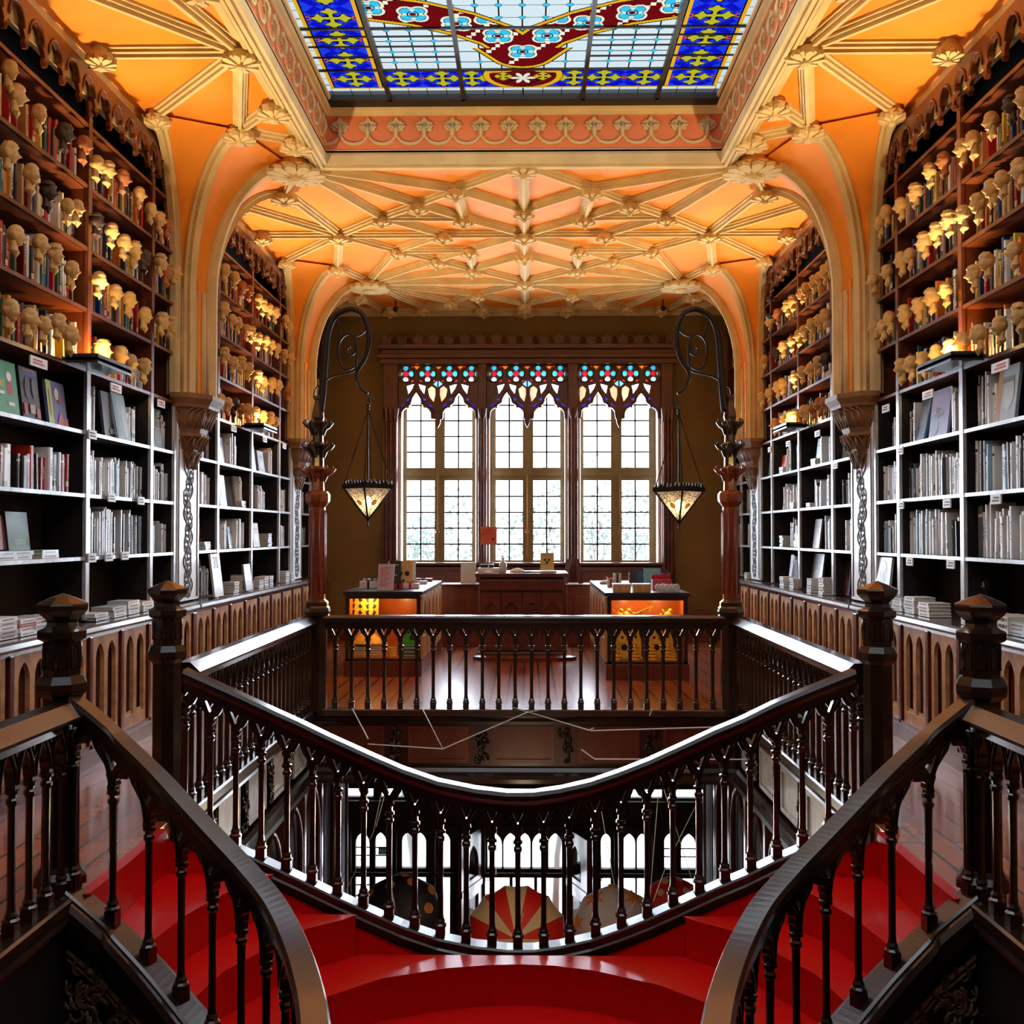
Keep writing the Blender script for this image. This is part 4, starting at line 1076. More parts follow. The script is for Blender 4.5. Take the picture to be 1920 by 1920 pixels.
def stack(x, y, z, n, w, d, h, cols, rz, where, group):
    for k in range(n):
        c = cols[k % len(cols)]; pos = 'bottom' if k == 0 else ('top' if k == n - 1 else ORD(k + 1) + ' up')
        flat_book(x + rb.uniform(-.006, .006), y + rb.uniform(-.006, .006), z + k * (h + .0005), w, d, h, c, rz + rb.uniform(-.04, .04), f'{cname(c)} book, {pos}, pile {where}' if n > 1 else f'{cname(c)} book lying flat {where}', group)
WHT, PBL, GRY, BLK = srgb(250, 250, 250), srgb(196, 220, 232), srgb(206, 206, 208), srgb(26, 26, 30)
ZT = 1.156
RL, RR = pi / 2, -pi / 2     # spine toward the room: left wall faces +x, right wall faces -x
def wstack(u, v, s, n, w=.30, d=.2, h=.03, cols=(WHT, PBL), where='', x=3.62, z=None):
    p = pxw(u, v, s * x); zz = ZT if z is None else z
    stack(s * (x + d / 2 - .02), p[1], zz, n, w, d, h, cols, RL if s < 0 else RR, where, f'piles of books on the {SIDE[s]} counter')
# the counters
wstack(12, 1190, -1, 5, .26, cols=(WHT, GRY), where='on the left counter at the frame edge')
wstack(48, 1188, -1, 4, .26, cols=(WHT, WHT, srgb(180, 40, 30)), where='on the left counter, second from the frame edge')
wstack(75, 1185, -1, 4, .26, cols=(WHT, GRY), where='on the left counter before the front newel')
wstack(100, 1175, -1, 3, .34, .24, .035, (WHT, srgb(214, 200, 150)), 'on the left counter behind the front newel')
wstack(188, 1145, -1, 2, .3, cols=(srgb(60, 70, 90), WHT), where='on the left counter between the newels, lowest')
wstack(222, 1135, -1, 3, .3, cols=(WHT, GRY, PBL), where='on the left counter between the newels, second')
wstack(248, 1130, -1, 4, .28, cols=(WHT, PBL), where='on the left counter between the newels, tallest')
wstack(275, 1125, -1, 3, .3, cols=(GRY, WHT), where='on the left counter beside the back newel')
wstack(1660, 1130, 1, 5, .28, cols=(PBL, WHT), where='on the right counter beside the back newel')
wstack(1685, 1135, 1, 4, .26, cols=(WHT, PBL), where='on the right counter between the newels, second')
wstack(1708, 1140, 1, 5, .26, cols=(PBL, WHT, GRY), where='on the right counter between the newels, third')
wstack(1735, 1150, 1, 4, .26, cols=(WHT,), where='on the right counter next to the front newel')
wstack(1815, 1175, 1, 3, .2, cols=(WHT, PBL), where='on the right counter just past the front newel')
wstack(1845, 1180, 1, 4, .27, cols=(WHT, GRY), where='on the right counter, second past the front newel')
wstack(1912, 1195, 1, 3, .24, cols=(PBL, WHT), where='on the right counter at the frame edge')
# two titled volumes on the right counter
for k in range(2):
    p = pxw(1880, 1185, 3.62); e_ = MB(); c = srgb(222, 218, 200)
    e_.box(-.17, .17, -.12, .12, 0, .048, 0, c)
    b_ = e_.build('book', 'book_cover', None, (3.70, p[1], ZT + .03 + k * .049), label=f'pale book lettered THE ARTIST PROJECT on the right counter, {"upper" if k else "lower"} copy', cat='book', group='piles of books on the right counter'); b_.rotation_euler = (0, 0, RR)
    vs, fs = text_mesh('THE ARTIST PROJECT', .034); m = MB(); m.M = Matrix.Translation((0, -.1215, .024)) @ XZ; m.add(vs, fs); m.M = None; m.build('title_lettering', 'ink', b_)
p = pxw(1880, 1185, 3.62); flat_book(3.70, p[1], ZT, .34, .24, .029, WHT, RR, 'white book lying under the two pale titled volumes, right counter', 'piles of books on the right counter')
# far-bay counter piles
for u, v, s, n, t_ in ((468, 1107, -1, 3, 'left counter far bay, first'), (441, 1105, -1, 4, 'left far counter behind the 30 placard'), (455, 1100, -1, 6, 'left counter far bay, tallest'), (488, 1100, -1, 3, 'left counter far bay, fourth'), (497, 1097, -1, 4, 'left counter far bay, fifth'), (507, 1095, -1, 4, 'left counter far bay, sixth'), (537, 1087, -1, 5, 'left counter far bay, seventh'), (547, 1085, -1, 4, 'left counter far bay, last'),
                       (1468, 1095, 1, 4, 'right counter far bay, first'), (1487, 1100, 1, 4, 'right counter far bay, second'), (1520, 1108, 1, 5, 'right counter far bay, third'), (1542, 1110, 1, 6, 'right counter far bay, fourth'), (1400, 1080, 1, 3, 'right counter beyond the far pier')):
    wstack(u, v, s, n, .2, .16, .034, (WHT, PBL, GRY), 'on the ' + t_)
# flat stacks inside shelves
for u, v, s, r_, n, t_ in ((40, 1035, -1, 1, 2, 'left wall second shelf, middle'), (90, 1035, -1, 1, 2, 'left wall second shelf, toward the post'), (8, 1037, -1, 1, 2, 'left wall second shelf, at the frame edge'), (455, 945, -1, 2, 3, 'left far bay third shelf'), (504, 1020, -1, 1, 6, 'left far bay second shelf'), (387, 1025, -1, 1, 3, 'left far bay beside the pier'),
                           (1467, 945, 1, 3, 3, 'right far bay fourth shelf'), (1527, 880, 1, 3, 3, 'right far bay, fourth shelf by post'), (1487, 955, 1, 2, 3, 'right far bay third shelf'), (1467, 1030, 1, 1, 5, 'right far bay second shelf'), (1495, 1028, 1, 1, 6, 'right far bay, second shelf by post'), (1518, 955, 1, 2, 2, 'right far bay third shelf middle')):
    wstack(u, v, s, n, .30 if abs(u - 960) > 850 else .2, .16, .032, (WHT, PBL), 'on the ' + t_, x=3.74, z=ROWS[r_] + .004)

def cover(u, v, s, row, w, h, base, art, label, x=3.74, tilt=.12, z=None, text=None):
    """a book or print standing face to the room; art = list of (kind, x0, y0, x1, y1, colour) in 0..1"""
    p = pxw(u, v, s * x); zb = (ROWS[row] if z is None else z) + .004
    m = MB(); m.box(0, w, 0, h, -.025, 0, 0, base)
    for i, (k, a, b, c, d, col) in enumerate(art):
        zz = .0012 * (i + 1)
        if k == 'r': m.add([(a * w, b * h, zz), (c * w, b * h, zz), (c * w, d * h, zz), (a * w, d * h, zz)], [(0, 1, 2, 3)], 0, col)
        if k == 'e':
            P = [(a * w + c * w * cos(t / 20 * 2 * pi), b * h + d * h * sin(t / 20 * 2 * pi), zz) for t in range(20)]; m.add(P, [tuple(range(20))], 0, col)
        if k == 't': m.add([(a * w, b * h, zz), (c * w, b * h, zz), ((a + c) / 2 * w, d * h, zz)], [(0, 1, 2)], 0, col)
    M = wall_M(s, 0, 0, 0) @ Matrix.Rotation(-tilt, 4, 'X')
    o = m.build('book', 'book_cover', None, label=label, cat='book', group=f'books shown face on, {SIDE[s]} wall')
    yy = p[1] - w / 2 if s < 0 else p[1] + w / 2
    o.matrix_world = Matrix.Translation((s * (x), yy, zb + .004)) @ M
    if text:
        for (body, tx, ty, sz, mt) in text:
            vs, fs = text_mesh(body, sz); m = MB(); m.M = Matrix.Translation((tx * w, ty * h, .006)); m.add(vs, fs); m.M = None; m.build('title_lettering', mt, o)
    return o
G_, RDc, BLc, YLc = srgb(90, 170, 130), srgb(190, 60, 60), srgb(60, 90, 170), srgb(200, 210, 90)
cover(12, 745, -1, 3, .42, .40, G_, [('e', .72, .5, .10, .13, RDc), ('e', .72, .72, .09, .09, WHT), ('r', .62, .18, .84, .24, WHT), ('r', .3, .5, .5, .62, srgb(190, 180, 90)), ('r', .32, .36, .5, .42, WHT)], 'green picture-book cover with a small red and white figure, left shelf at the frame edge')
cover(62, 750, -1, 3, .29, .40, srgb(52, 46, 52), [('r', .1, .86, .9, .92, BLc), ('r', .2, .93, .85, .97, RDc), ('e', .35, .6, .14, .2, srgb(80, 76, 84)), ('e', .72, .62, .13, .2, srgb(84, 80, 88)), ('r', .4, .12, .68, .3, srgb(190, 170, 150)), ('r', .06, .08, .22, .3, RDc), ('r', .74, .06, .94, .24, srgb(190, 80, 40))], 'dark comic cover with blue and red banner standing on the left shelf')
cover(111, 765, -1, 3, .33, .36, srgb(104, 110, 170), [('r', 0, 0, .26, 1, YLc), ('r', .1, .2, .14, .8, BLK), ('e', .52, .72, .12, .14, WHT), ('t', .4, 0, .9, .35, srgb(200, 80, 110)), ('e', .66, .62, .08, .1, RDc), ('r', .8, 0, 1, .2, RDc)], 'lilac comic cover with yellow spine band beside the tall post, left shelf')
cover(212, 765, -1, 3, .34, .42, srgb(66, 64, 64), [('e', .66, .72, .07, .09, srgb(180, 176, 170)), ('e', .64, .5, .09, .2, srgb(140, 136, 130))], 'charcoal photo-book cover with a pale figure beside the light blue one, left shelf', text=[('BIGET', .62, .14, .07, 'white_card')])
cover(235, 770, -1, 3, .30, .44, srgb(170, 206, 222), [('e', .7, .4, .16, .36, srgb(214, 236, 244)), ('r', .1, .05, .3, .95, srgb(146, 190, 210))], 'glossy light blue cover leaning beside the charcoal photo book, left shelf', x=3.70, tilt=.18)
cover(299, 800, -1, 3, .34, .42, srgb(150, 184, 200), [('r', .1, .7, .9, .72, WHT), ('r', .1, .5, .9, .52, WHT), ('e', .5, .3, .3, .2, srgb(196, 216, 224))], 'silvery blue cover in the narrow left section by the pier')
cover(10, 1000, -1, 1, .30, .26, srgb(150, 70, 90), [], 'dusky pink cover behind the flat piles at the frame edge', x=3.9, z=ROWS[1] + .07)
cover(38, 1000, -1, 1, .34, .30, srgb(20, 76, 30), [('r', .3, .15, .8, .3, srgb(90, 130, 70))], 'dark green cover behind the flat piles on the left shelf', x=3.88, z=ROWS[1] + .06)
cover(380, 1010, -1, 1, .32, .30, srgb(96, 60, 50), [('e', .5, .7, .2, .16, RDc), ('e', .5, .3, .26, .16, RDc), ('e', .5, .7, .09, .07, srgb(96, 60, 50))], 'brown cover with big red figures beside the left pier', x=3.85)
for (u, v, s, r_, w, h, c, t_) in ((417, 830, -1, 3, .24, .34, PBL, 'pale blue cover, left far bay fourth shelf, first'), (430, 830, -1, 3, .24, .36, srgb(200, 214, 222), 'silver cover with fine lines, left far bay fourth shelf, second'), (420, 915, -1, 2, .30, .40, srgb(150, 180, 196), 'slate blue cover, left far bay third shelf'), (451, 910, -1, 2, .34, .42, srgb(210, 214, 214), 'grey patterned cover over a flat pile, left far bay third shelf'),
                                    (411, 990, -1, 1, .26, .40, srgb(206, 226, 232), 'tall white cover, left far bay second shelf'), (436, 1005, -1, 1, .26, .28, srgb(170, 200, 210), 'small pale blue cover, left far bay second shelf'), (477, 845, -1, 3, .24, .36, srgb(200, 226, 236), 'bright pale cover, left far bay fourth shelf past the post'), (492, 860, -1, 3, .34, .32, srgb(150, 160, 166), 'grey cover with black sketch marks, left far bay'), (482, 1000, -1, 1, .34, .34, srgb(180, 178, 176), 'grey cover with a diagonal fold, left far bay second shelf'),
                                    (374, 1075, -1, 0, .36, .42, srgb(150, 196, 210), 'sky blue print standing at the start of the left far counter'),
                                    (1467, 860, 1, 3, .28, .28, srgb(206, 80, 30), 'orange cover, right far bay fourth shelf'), (1533, 850, 1, 3, .26, .36, srgb(150, 190, 214), 'light blue cover, right far bay fourth shelf'), (1577, 845, 1, 3, .40, .40, srgb(160, 196, 200), 'wide sea-green cover behind the right corbel'), (1470, 935, 1, 2, .22, .34, srgb(60, 66, 74), 'dark cover with red title, right far bay third shelf'), (1494, 930, 1, 2, .26, .40, srgb(90, 160, 214), 'bright blue cover, right far bay third shelf'), (1535, 935, 1, 2, .2, .26, srgb(196, 226, 226), 'small mint cover, right far bay third shelf'),
                                    (1446, 935, 1, 2, .12, .34, srgb(200, 40, 60), 'crimson volume, right far bay third shelf start'), (1528, 1070, 1, 0, .5, .46, srgb(96, 92, 94), 'large grey print with small ink figure on the right far counter'), (1585, 1080, 1, 0, .26, .40, srgb(60, 34, 30), 'brown cover with orange shapes beside the right pilaster'), (1480, 1070, 1, 0, .16, .42, srgb(130, 100, 160), 'purple cover standing on the right far counter'),
                                    (1529, 1005, 1, 1, .30, .38, srgb(110, 86, 66), 'brown cover, right far bay second shelf'), (1441, 860, 1, 3, .2, .36, srgb(130, 160, 180), 'slate cover leaning in the right far narrow section')):
    cover(u, v, s, r_, w, h, c, [('r', .15, .7, .85, .78, tuple(q * .5 for q in c[:3]) + (1,)), ('e', .5, .38, .25, .18, tuple(min(1, q * 1.5 + .05) for q in c[:3]) + (1,))], t_, x=3.78)
cover(1757, 775, 1, 3, .42, .44, srgb(146, 150, 196), [('r', .1, .6, .9, .9, srgb(160, 150, 190)), ('e', .3, .2, .2, .15, srgb(130, 150, 200))], 'lilac art book with a small two-line white title on the right shelf', text=[('Base', .42, .58, .06, 'white_card'), ('Miguel', .45, .48, .07, 'white_card')])
cover(1722, 790, 1, 3, .24, .40, srgb(120, 150, 184), [('e', .5, .6, .3, .25, srgb(160, 180, 206))], 'blue mottled book leaning beside the lilac art book, right shelf', tilt=.2)
cover(1882, 755, 1, 3, .34, .44, srgb(176, 190, 200), [('r', .0, .0, .22, 1, srgb(196, 140, 30)), ('e', .6, .5, .25, .3, srgb(206, 214, 216)), ('r', .22, .7, .8, .8, srgb(120, 110, 70))], 'silver cover with ochre edge standing on the right shelf at the frame edge')
cover(1858, 760, 1, 3, .3, .42, srgb(60, 44, 26), [], 'dark brown cover behind the silver one, right shelf', x=3.86)
o = cover(1653, 1110, 1, 0, .42, .32, srgb(176, 172, 166), [('e', .5, .5, .25, .4, srgb(24, 16, 16)), ('e', .5, .66, .2, .2, srgb(170, 90, 70)), ('t', .35, .3, .55, .6, srgb(200, 120, 90))], 'grey print with a round portrait on the right counter beside the back newel', x=3.66, z=1.33)
cover(1828, 1140, 1, 0, .42, .26, srgb(20, 18, 20), [('r', .55, .05, .6, .25, WHT)], 'black book lettered AMERICA standing on the right counter', x=3.8, z=1.27, text=[('AMERICA', .5, .75, .07, 'white_card')])
cover(412, 1083, -1, 0, .34, .50, srgb(190, 184, 176), [('e', .5, .3, .3, .14, srgb(168, 160, 152))], 'grey placard with the figure 30 on the left far counter', x=3.55, z=ZT, text=[('30', .5, .78, .2, 'white_card')])
cover(468, 1082, -1, 0, .30, .34, srgb(150, 146, 160), [('r', .2, .3, .8, .4, srgb(90, 86, 100)), ('r', .2, .6, .8, .66, srgb(90, 86, 100))], 'narrow mauve placard on the left far counter', x=3.55, z=ZT)

# ================================================================ BUSTS on the shelf fronts
def head_mesh(seed, tone):
    r = random.Random(seed); m = MB(); nu, nv = 26, 22; vs = []
    hairy = r.random(); nose = r.uniform(.030, .044); beard = r.random() < .35; hat = r.random() < .12
    for j in range(nv + 1):
        ph = pi * j / nv - pi / 2; z = sin(ph); R = cos(ph)
        for i in range(nu):
            a = 2 * pi * i / nu; cx = cos(a); cy = sin(a); front = max(0, cx); f = 1 if cx > .45 else 0
            x = .088 * R * cx; y = .068 * R * cy; zz = .115 * z; yy = cy * R
            if z < 0: y *= 1 - .34 * -z; x *= (1 - .06 * -z) if cx > 0 else (1 - .55 * -z)
            if -.45 < z < .16: x += f * exp(-(yy / .17) ** 2) * nose * max(0, 1 - abs((z + .26) / .34)) * 1.3
            x += f * (.012 * exp(-((z - .20) / .07) ** 2) - .020 * exp(-((z - .05) / .09) ** 2) * exp(-((abs(yy) - .36) / .16) ** 2))
            x += f * (.010 * exp(-((z + .52) / .05) ** 2) - .010 * exp(-((z + .44) / .04) ** 2) - .008 * exp(-((z + .60) / .04) ** 2)) * exp(-(yy / .3) ** 2)
            x += f * .022 * exp(-((z + .80) / .10) ** 2)
            if beard and z < -.42 and cx > -.1: q = .014 * (r.random() + .7) * front; x += q; zz -= .018
            if abs(cx) < .22 and -.3 < z < .2: y *= 1.16
            if z > .42 or (cx < -.1 and z > -.45): k = .008 + .020 * hairy * (.3 + r.random()); x += k * cx; y += k * cy; zz += k * max(0, z)
            vs.append((x, y, zz + .20))
    m.add(vs, [(j * nu + i, j * nu + (i + 1) % nu, (j + 1) * nu + (i + 1) % nu, (j + 1) * nu + i) for j in range(nv) for i in range(nu)], 0, None, True)
    m.lathe([(.02, -.0), (.045, .015), (.058, .03), (.056, .045), (.050, .06), (.046, .09), (.050, .14)], -.02, 0, 14, smooth=True, sx=.9, sy=1.05)
    m.add([(-.03, -.05, .03), (.03, -.045, .028), (.045, 0, .02), (.03, .045, .028), (-.03, .05, .03), (.0, .0, -.05)], [(0, 1, 5), (1, 2, 5), (2, 3, 5), (3, 4, 5), (4, 0, 5), (0, 4, 3, 2, 1)])
    if hat: m.lathe([(.10, .27), (.10, .278), (.065, .282), (.06, .32), (0.0, .328)], -.01, 0, 14)
    return m.data('bust', [tone])
HM = {t: [head_mesh(i * 3 + k, t) for k in range(6 if t == 'cream_plaster' else 2)] for i, t in enumerate(('cream_plaster', 'terracotta', 'dark_bronze'))}
# white bracket pin behind each head
HEADS = {(-1, 7): [(20, 135), (32, 195), (75, 218), (123, 257, 'd'), (158, 278, 't'), (183, 312), (203, 322), (231, 338, 't'), (262, 365), (284, 395), (300, 415), (315, 427, 't'), (423, 510), (441, 523), (455, 541, 't'), (468, 547, 't'), (486, 562), (494, 575), (505, 583), (517, 590), (536, 600), (543, 612)],
 (-1, 6): [(19, 290), (60, 332), (92, 365, 'd'), (128, 392), (146, 393), (183, 418, 'd'), (211, 437), (234, 460), (253, 475), (272, 487, 'd'), (302, 493), (314, 513, 't'), (329, 513), (421, 583), (436, 600), (447, 607), (463, 620), (472, 625), (485, 638), (500, 640), (510, 648), (521, 655), (534, 665), (545, 673)],
 (-1, 5): [(31, 445), (77, 460), (104, 480), (136, 512), (187, 530), (218, 550), (244, 567), (273, 600), (305, 605), (321, 612), (422, 665), (438, 685), (453, 683), (467, 695), (485, 708), (494, 718), (511, 720), (523, 725), (541, 738, 't')],
 (-1, 4): [(21, 592), (57, 608), (84, 612), (111, 608), (134, 635), (194, 660), (227, 672), (247, 682), (272, 692), (415, 750), (428, 757), (440, 762, 'd'), (453, 768, 't'), (466, 770), (480, 775), (494, 783), (507, 787), (516, 793)],
 (1, 7): [(1918, 190), (1894, 200, 'd'), (1857, 230), (1823, 268), (1803, 282), (1768, 305, 't'), (1742, 325), (1715, 365), (1688, 390), (1661, 400), (1650, 425), (1555, 500), (1546, 520), (1535, 530), (1526, 540), (1511, 555), (1503, 565), (1485, 570), (1475, 580), (1457, 597, 't'), (1443, 613)],
 (1, 6): [(1910, 320), (1877, 340), (1857, 357), (1832, 392), (1805, 405), (1777, 415), (1754, 435), (1732, 457), (1705, 480), (1689, 500), (1662, 515), (1636, 533), (1546, 600), (1535, 605), (1520, 610), (1507, 622), (1497, 635), (1483, 648), (1467, 660), (1455, 672, 'd'), (1433, 675)],
 (1, 5): [(1900, 475), (1848, 493), (1824, 520), (1772, 553), (1745, 567), (1720, 580), (1695, 600), (1666, 600), (1654, 618), (1639, 615), (1546, 680, 'd'), (1533, 685), (1518, 693), (1503, 700), (1489, 710), (1466, 722), (1457, 733), (1441, 740), (1428, 745)],
 (1, 4): [(1910, 590), (1873, 615), (1833, 635), (1802, 645), (1780, 655), (1754, 665), (1730, 680), (1707, 697), (1689, 705), (1546, 765, 't'), (1536, 765, 't'), (1523, 775, 't'), (1507, 782), (1490, 790), (1481, 795), (1470, 800), (1452, 808)]}
BRN = {7: 'top row', 6: 'second row down', 5: 'third row down', 4: 'lowest row'}
TN = {'cream_plaster': 'cream plaster', 'terracotta': 'terracotta coloured', 'dark_bronze': 'dark'}
rh = random.Random(5)
for (s, row), L_ in HEADS.items():
    near = [h for h in L_ if abs(h[0] - 990) > 600]; far = [h for h in L_ if abs(h[0] - 990) <= 600]
    for nm, H in (('near bay', near), ('far bay', far)):
        for i, h in enumerate(H):
            tone = {'t': 'terracotta', 'd': 'dark_bronze'}.get(h[2] if len(h) > 2 else '', 'cream_plaster')
            p = pxw(h[0], h[1], s * 3.60); me = rh.choice(HM[tone])
            o = put(me, 'bust', None, (s * 3.605, p[1], max(ROWS[row] + .04, min(ROWS[row] + .24, p[2] - .12))), rz=(0 if s < 0 else pi) + rh.uniform(-.35, .35), scale=(rh.uniform(.60, .70),) * 3,
                    label=f"{TN[tone]} writer's head, {ORD(i + 1)} from the stair end, {BRN[row]}, {SIDE[s]} wall {nm}", cat='bust', group='plaster heads of writers along the shelves')
            m = None
# ================================================================ RAILINGS
HR = [(-.050, -.02), (-.062, .0), (-.062, .03), (-.054, .045), (-.050, .053), (.050, .053), (.054, .045), (.062, .03), (.062, .0), (.050, -.02), (.034, -.035), (.034, -.085), (-.034, -.085), (-.034, -.035)]
HRW = [(-.095, -.03), (-.112, -.025), (-.112, -.01), (-.045, .055), (.045, .055), (.112, -.01), (.112, -.025), (.095, -.03), (.06, -.035), (.045, -.085), (-.045, -.085), (-.06, -.035)]
BR = [(-.075, -.07), (-.075, -.01), (-.06, .0), (.06, 0), (.075, -.01), (.075, -.07)]
def arch_bay(w):
    """screen piece centred on a baluster: post, spandrel and half an opening either side, with the pierced V above the post"""
    R_ = [(.020, .66), (.024, .675), (.019, .69), (.019, .715), (.030, .735), (.026, .755), (.034, .772), (.046, .786), (.054, .79), (w / 2 - .012, .825), (w / 2, .856)]
    R_ = [(min(x, w / 2), y) for x, y in R_]
    out = [(-x, y) for x, y in reversed(R_)] + R_ + [(w / 2, .935), (-w / 2, .935)]
    k_ = min(1, w / .17); q = [(-.036 * k_, .856), (-.018 * k_, .856), (0, .822), (.018 * k_, .856), (.036 * k_, .856), (.004, .788), (-.004, .788)]
    return [out, q]
BAL = [(.030, 0), (.030, .055), (.036, .06), (.036, .07), (.026, .08), (.028, .095), (.020, .11), (.017, .14), (.0165, .40), (.018, .60), (.026, .615), (.026, .63), (.018, .64), (.020, .655), (.030, .66), (.030, .675), (.020, .68)]
def rail(label, path, nb, wide=1.0, hscale=1.0, ends=(True, True), name='balustrade', skip=(), mname='rail_wood'):
    """path: list of points at floor/base level; evenly spaced balusters"""
    P = [Vector(p) for p in path]
    D = [0]
    for a, b in zip(P, P[1:]): D.append(D[-1] + (b - a).xy.length)
    tot = D[-1]
    def at(d):
        d = max(0, min(tot, d)); j = 0
        while j < len(D) - 2 and D[j + 1] < d: j += 1
        t = (d - D[j]) / max(1e-6, D[j + 1] - D[j]); return P[j].lerp(P[j + 1], t)
    def nrm(d):
        a, b = at(d - .02), at(d + .02); t = (b - a); t.z = 0; t.normalize(); return Vector((t.y, -t.x, 0))
    e = empty(name, label, 'railing', P[0])
    m = MB(); m.sweep([(t * wide, 1.0 * hscale - .055 + h) for t, h in HR] if wide < 1.5 else [(t, 1.0 * hscale - .055 + h) for t, h in HRW], P); local(e, m).build('handrail', mname, e)
    m = MB(); m.sweep(BR, P); local(e, m).build('bottom_rail', mname, e)
    w = tot / nb
    vs0, fs0 = plate(arch_bay(w), .05)
    m = MB()
    for k in range(nb + 1):
        vs = []
        for x, y, z in vs0:
            d = k * w + x; p = at(d); vs.append(p + nrm(d) * z * .9 + Vector((0, 0, y * hscale)))
        m.add(vs, fs0)
        # raised hood line over each opening
        for sg in (-1, 1) if k < nb else ():
            arc = [(.008, .70), (.018, .76), (.04, .81), (w / 2, .90), (w - .04, .81), (w - .018, .76), (w - .008, .70)]
            q = []
            for x, y in arc:
                d = k * w + x; q.append(at(d) + nrm(d) * (sg * .026) + Vector((0, 0, y * hscale)))
            m.tube(q, .006, 4)
    local(e, m).build('arcade_screen', mname, e)
    bm = MB()
    bm.box(-.030, .030, -.030, .030, -.03, .06); bm.lathe([(r * 1.12, z) for r, z in BAL[2:]], n=8)
    bd = bm.data('baluster', [mname])
    for k in range(nb + 1):
        if (k == 0 and not ends[0]) or (k == nb and not ends[1]): continue
        d = k * w; p = at(d); q = nrm(d)
        put(bd, 'baluster', e, p - e.location, rz=math.atan2(q.y, q.x), scale=(1, 1, hscale))
    return e
# newels
def newel(label, x, y, s):
    e = empty('newel_post', label, 'newel post', (x, y, 0))
    prof = [(.118, -.95), (.118, .05), (.140, .06), (.140, .10), (.115, .13), (.100, .16), (.098, 1.03), (.128, 1.06), (.132, 1.08), (.132, 1.11), (.112, 1.15), (.098, 1.152)]
    m = MB(); m.lathe(prof, n=8, off=0); m.build('post', 'rail_wood', e)
    m = MB(); m.lathe([(.098, 1.152), (.098, 1.33), (.126, 1.345), (.130, 1.355), (.130, 1.385), (.105, 1.395), (.085, 1.41)], n=8, off=0); cl_ = m.build('collar', 'rail_wood', e)
    m = MB(); m.lathe([(.085, 1.41), (.080, 1.43), (.085, 1.445), (.118, 1.475), (.135, 1.495), (.138, 1.52), (.134, 1.53), (.06, 1.562), (.0, 1.583)], n=8, off=0); m.build('pointed_cap', 'rail_wood', e)
    m = MB()
    for k in range(8):
        a = 2 * pi * (k + .5) / 8; M = Matrix.Rotation(a, 4, 'Z') @ Matrix.Translation((.0925, 0, 0))
        arc = [(0, yy, zz) for yy, zz in lancet(0, 1.19, 1.32, .026, 4)]
        m.M = M; m.tube(arc, .004, 4, closed=True); m.M = None
    m.build('blind_arch', 'rail_wood', cl_)
    return e
NX, NY1, NY2 = 2.42, 5.52, 7.02
for s in (-1, 1):
    newel(f'octagonal newel post with pointed cap, front one on the {SIDE[s]}', s * NX, NY1, s)
    newel(f'octagonal newel post with pointed cap, back one on the {SIDE[s]}', s * (NX - .04), NY2, s)
# far and side railings round the well
rail('straight far railing of the stair well, facing the desk', [(-2.2, 11.25, .02), (2.2, 11.25, .02)], 25, 1.4, ends=(True, True))
for s in (-1, 1):
    rail(f'{SIDE[s]} side railing of the stair well, running to the lamp column', [(s * 2.30, 7.12, .02), (s * 2.30, 11.1, .02)], 23, 1.9)
    rail(f'{SIDE[s]} side railing running forward from the front newel', [(s * 2.37, 1.2, .02), (s * 2.37, 5.42, .02)], 24, 1.6)
# curved rail of the stairs, hanging like a chain
RY = 6.80
top_px = [(348, 1247), (400, 1270), (460, 1297), (520, 1325), (560, 1343), (620, 1372), (691, 1404), (755, 1432), (822, 1455), (890, 1469), (950, 1476), (1000, 1476), (1050, 1469), (1107, 1456), (1160, 1438), (1216, 1416), (1280, 1387), (1340, 1359), (1391, 1338), (1450, 1309), (1520, 1280), (1600, 1248)]
pts = [Vector(px(u, v + 6, RY)) for u, v in top_px]
pts = [Vector((p.x, p.y, p.z - 1.0)) for p in pts]
n = len(pts)
for i in range(n):   # smooth and symmetric
    pass
rail('curved stair railing sweeping down to the landing in front of the well', pts, 26, name='balustrade')
# ---- near stair railings
near_px = [((163, 1322), 5.45), ((200, 1352), 5.44), ((233, 1385), 5.42), ((297, 1447), 5.34), ((365, 1520), 5.22), ((420, 1578), 5.10), ((467, 1628), 4.97), ((517, 1690), 4.78), ((555, 1768), 4.52), ((580, 1850), 4.22), ((590, 1920), 3.95), ((594, 1990), 3.7)]
NP = []
for (u, v), Y in near_px:
    p = px(u, v, Y); NP.append(Vector((p[0], p[1], p[2] - 1.0)))
NP[0] = Vector((-2.33, 5.47, NP[0].z + .05))
NP += [NP[-1] + Vector((0, -.5, -.12)), NP[-1] + Vector((0, -1.0, -.26))]
def smooth(P, k=3):
    out = []
    for i in range(len(P) - 1):
        a, b, c, d = P[max(0, i - 1)], P[i], P[i + 1], P[min(len(P) - 1, i + 2)]
        for q in range(k):
            t = q / k; out.append(.5 * ((2 * b) + (c - a) * t + (2 * a - 5 * b + 4 * c - d) * t * t + (-a + 3 * b - 3 * c + d) * t ** 3))
    out.append(P[-1]); return out
NPs = smooth(NP, 7)
for s in (-1, 1):
    Q = [Vector((p.x * (1 if s < 0 else -1), p.y, p.z)) for p in NPs]
    rail(f'{SIDE[s]} stair handrail curving toward the viewer from the front newel', Q, 16)
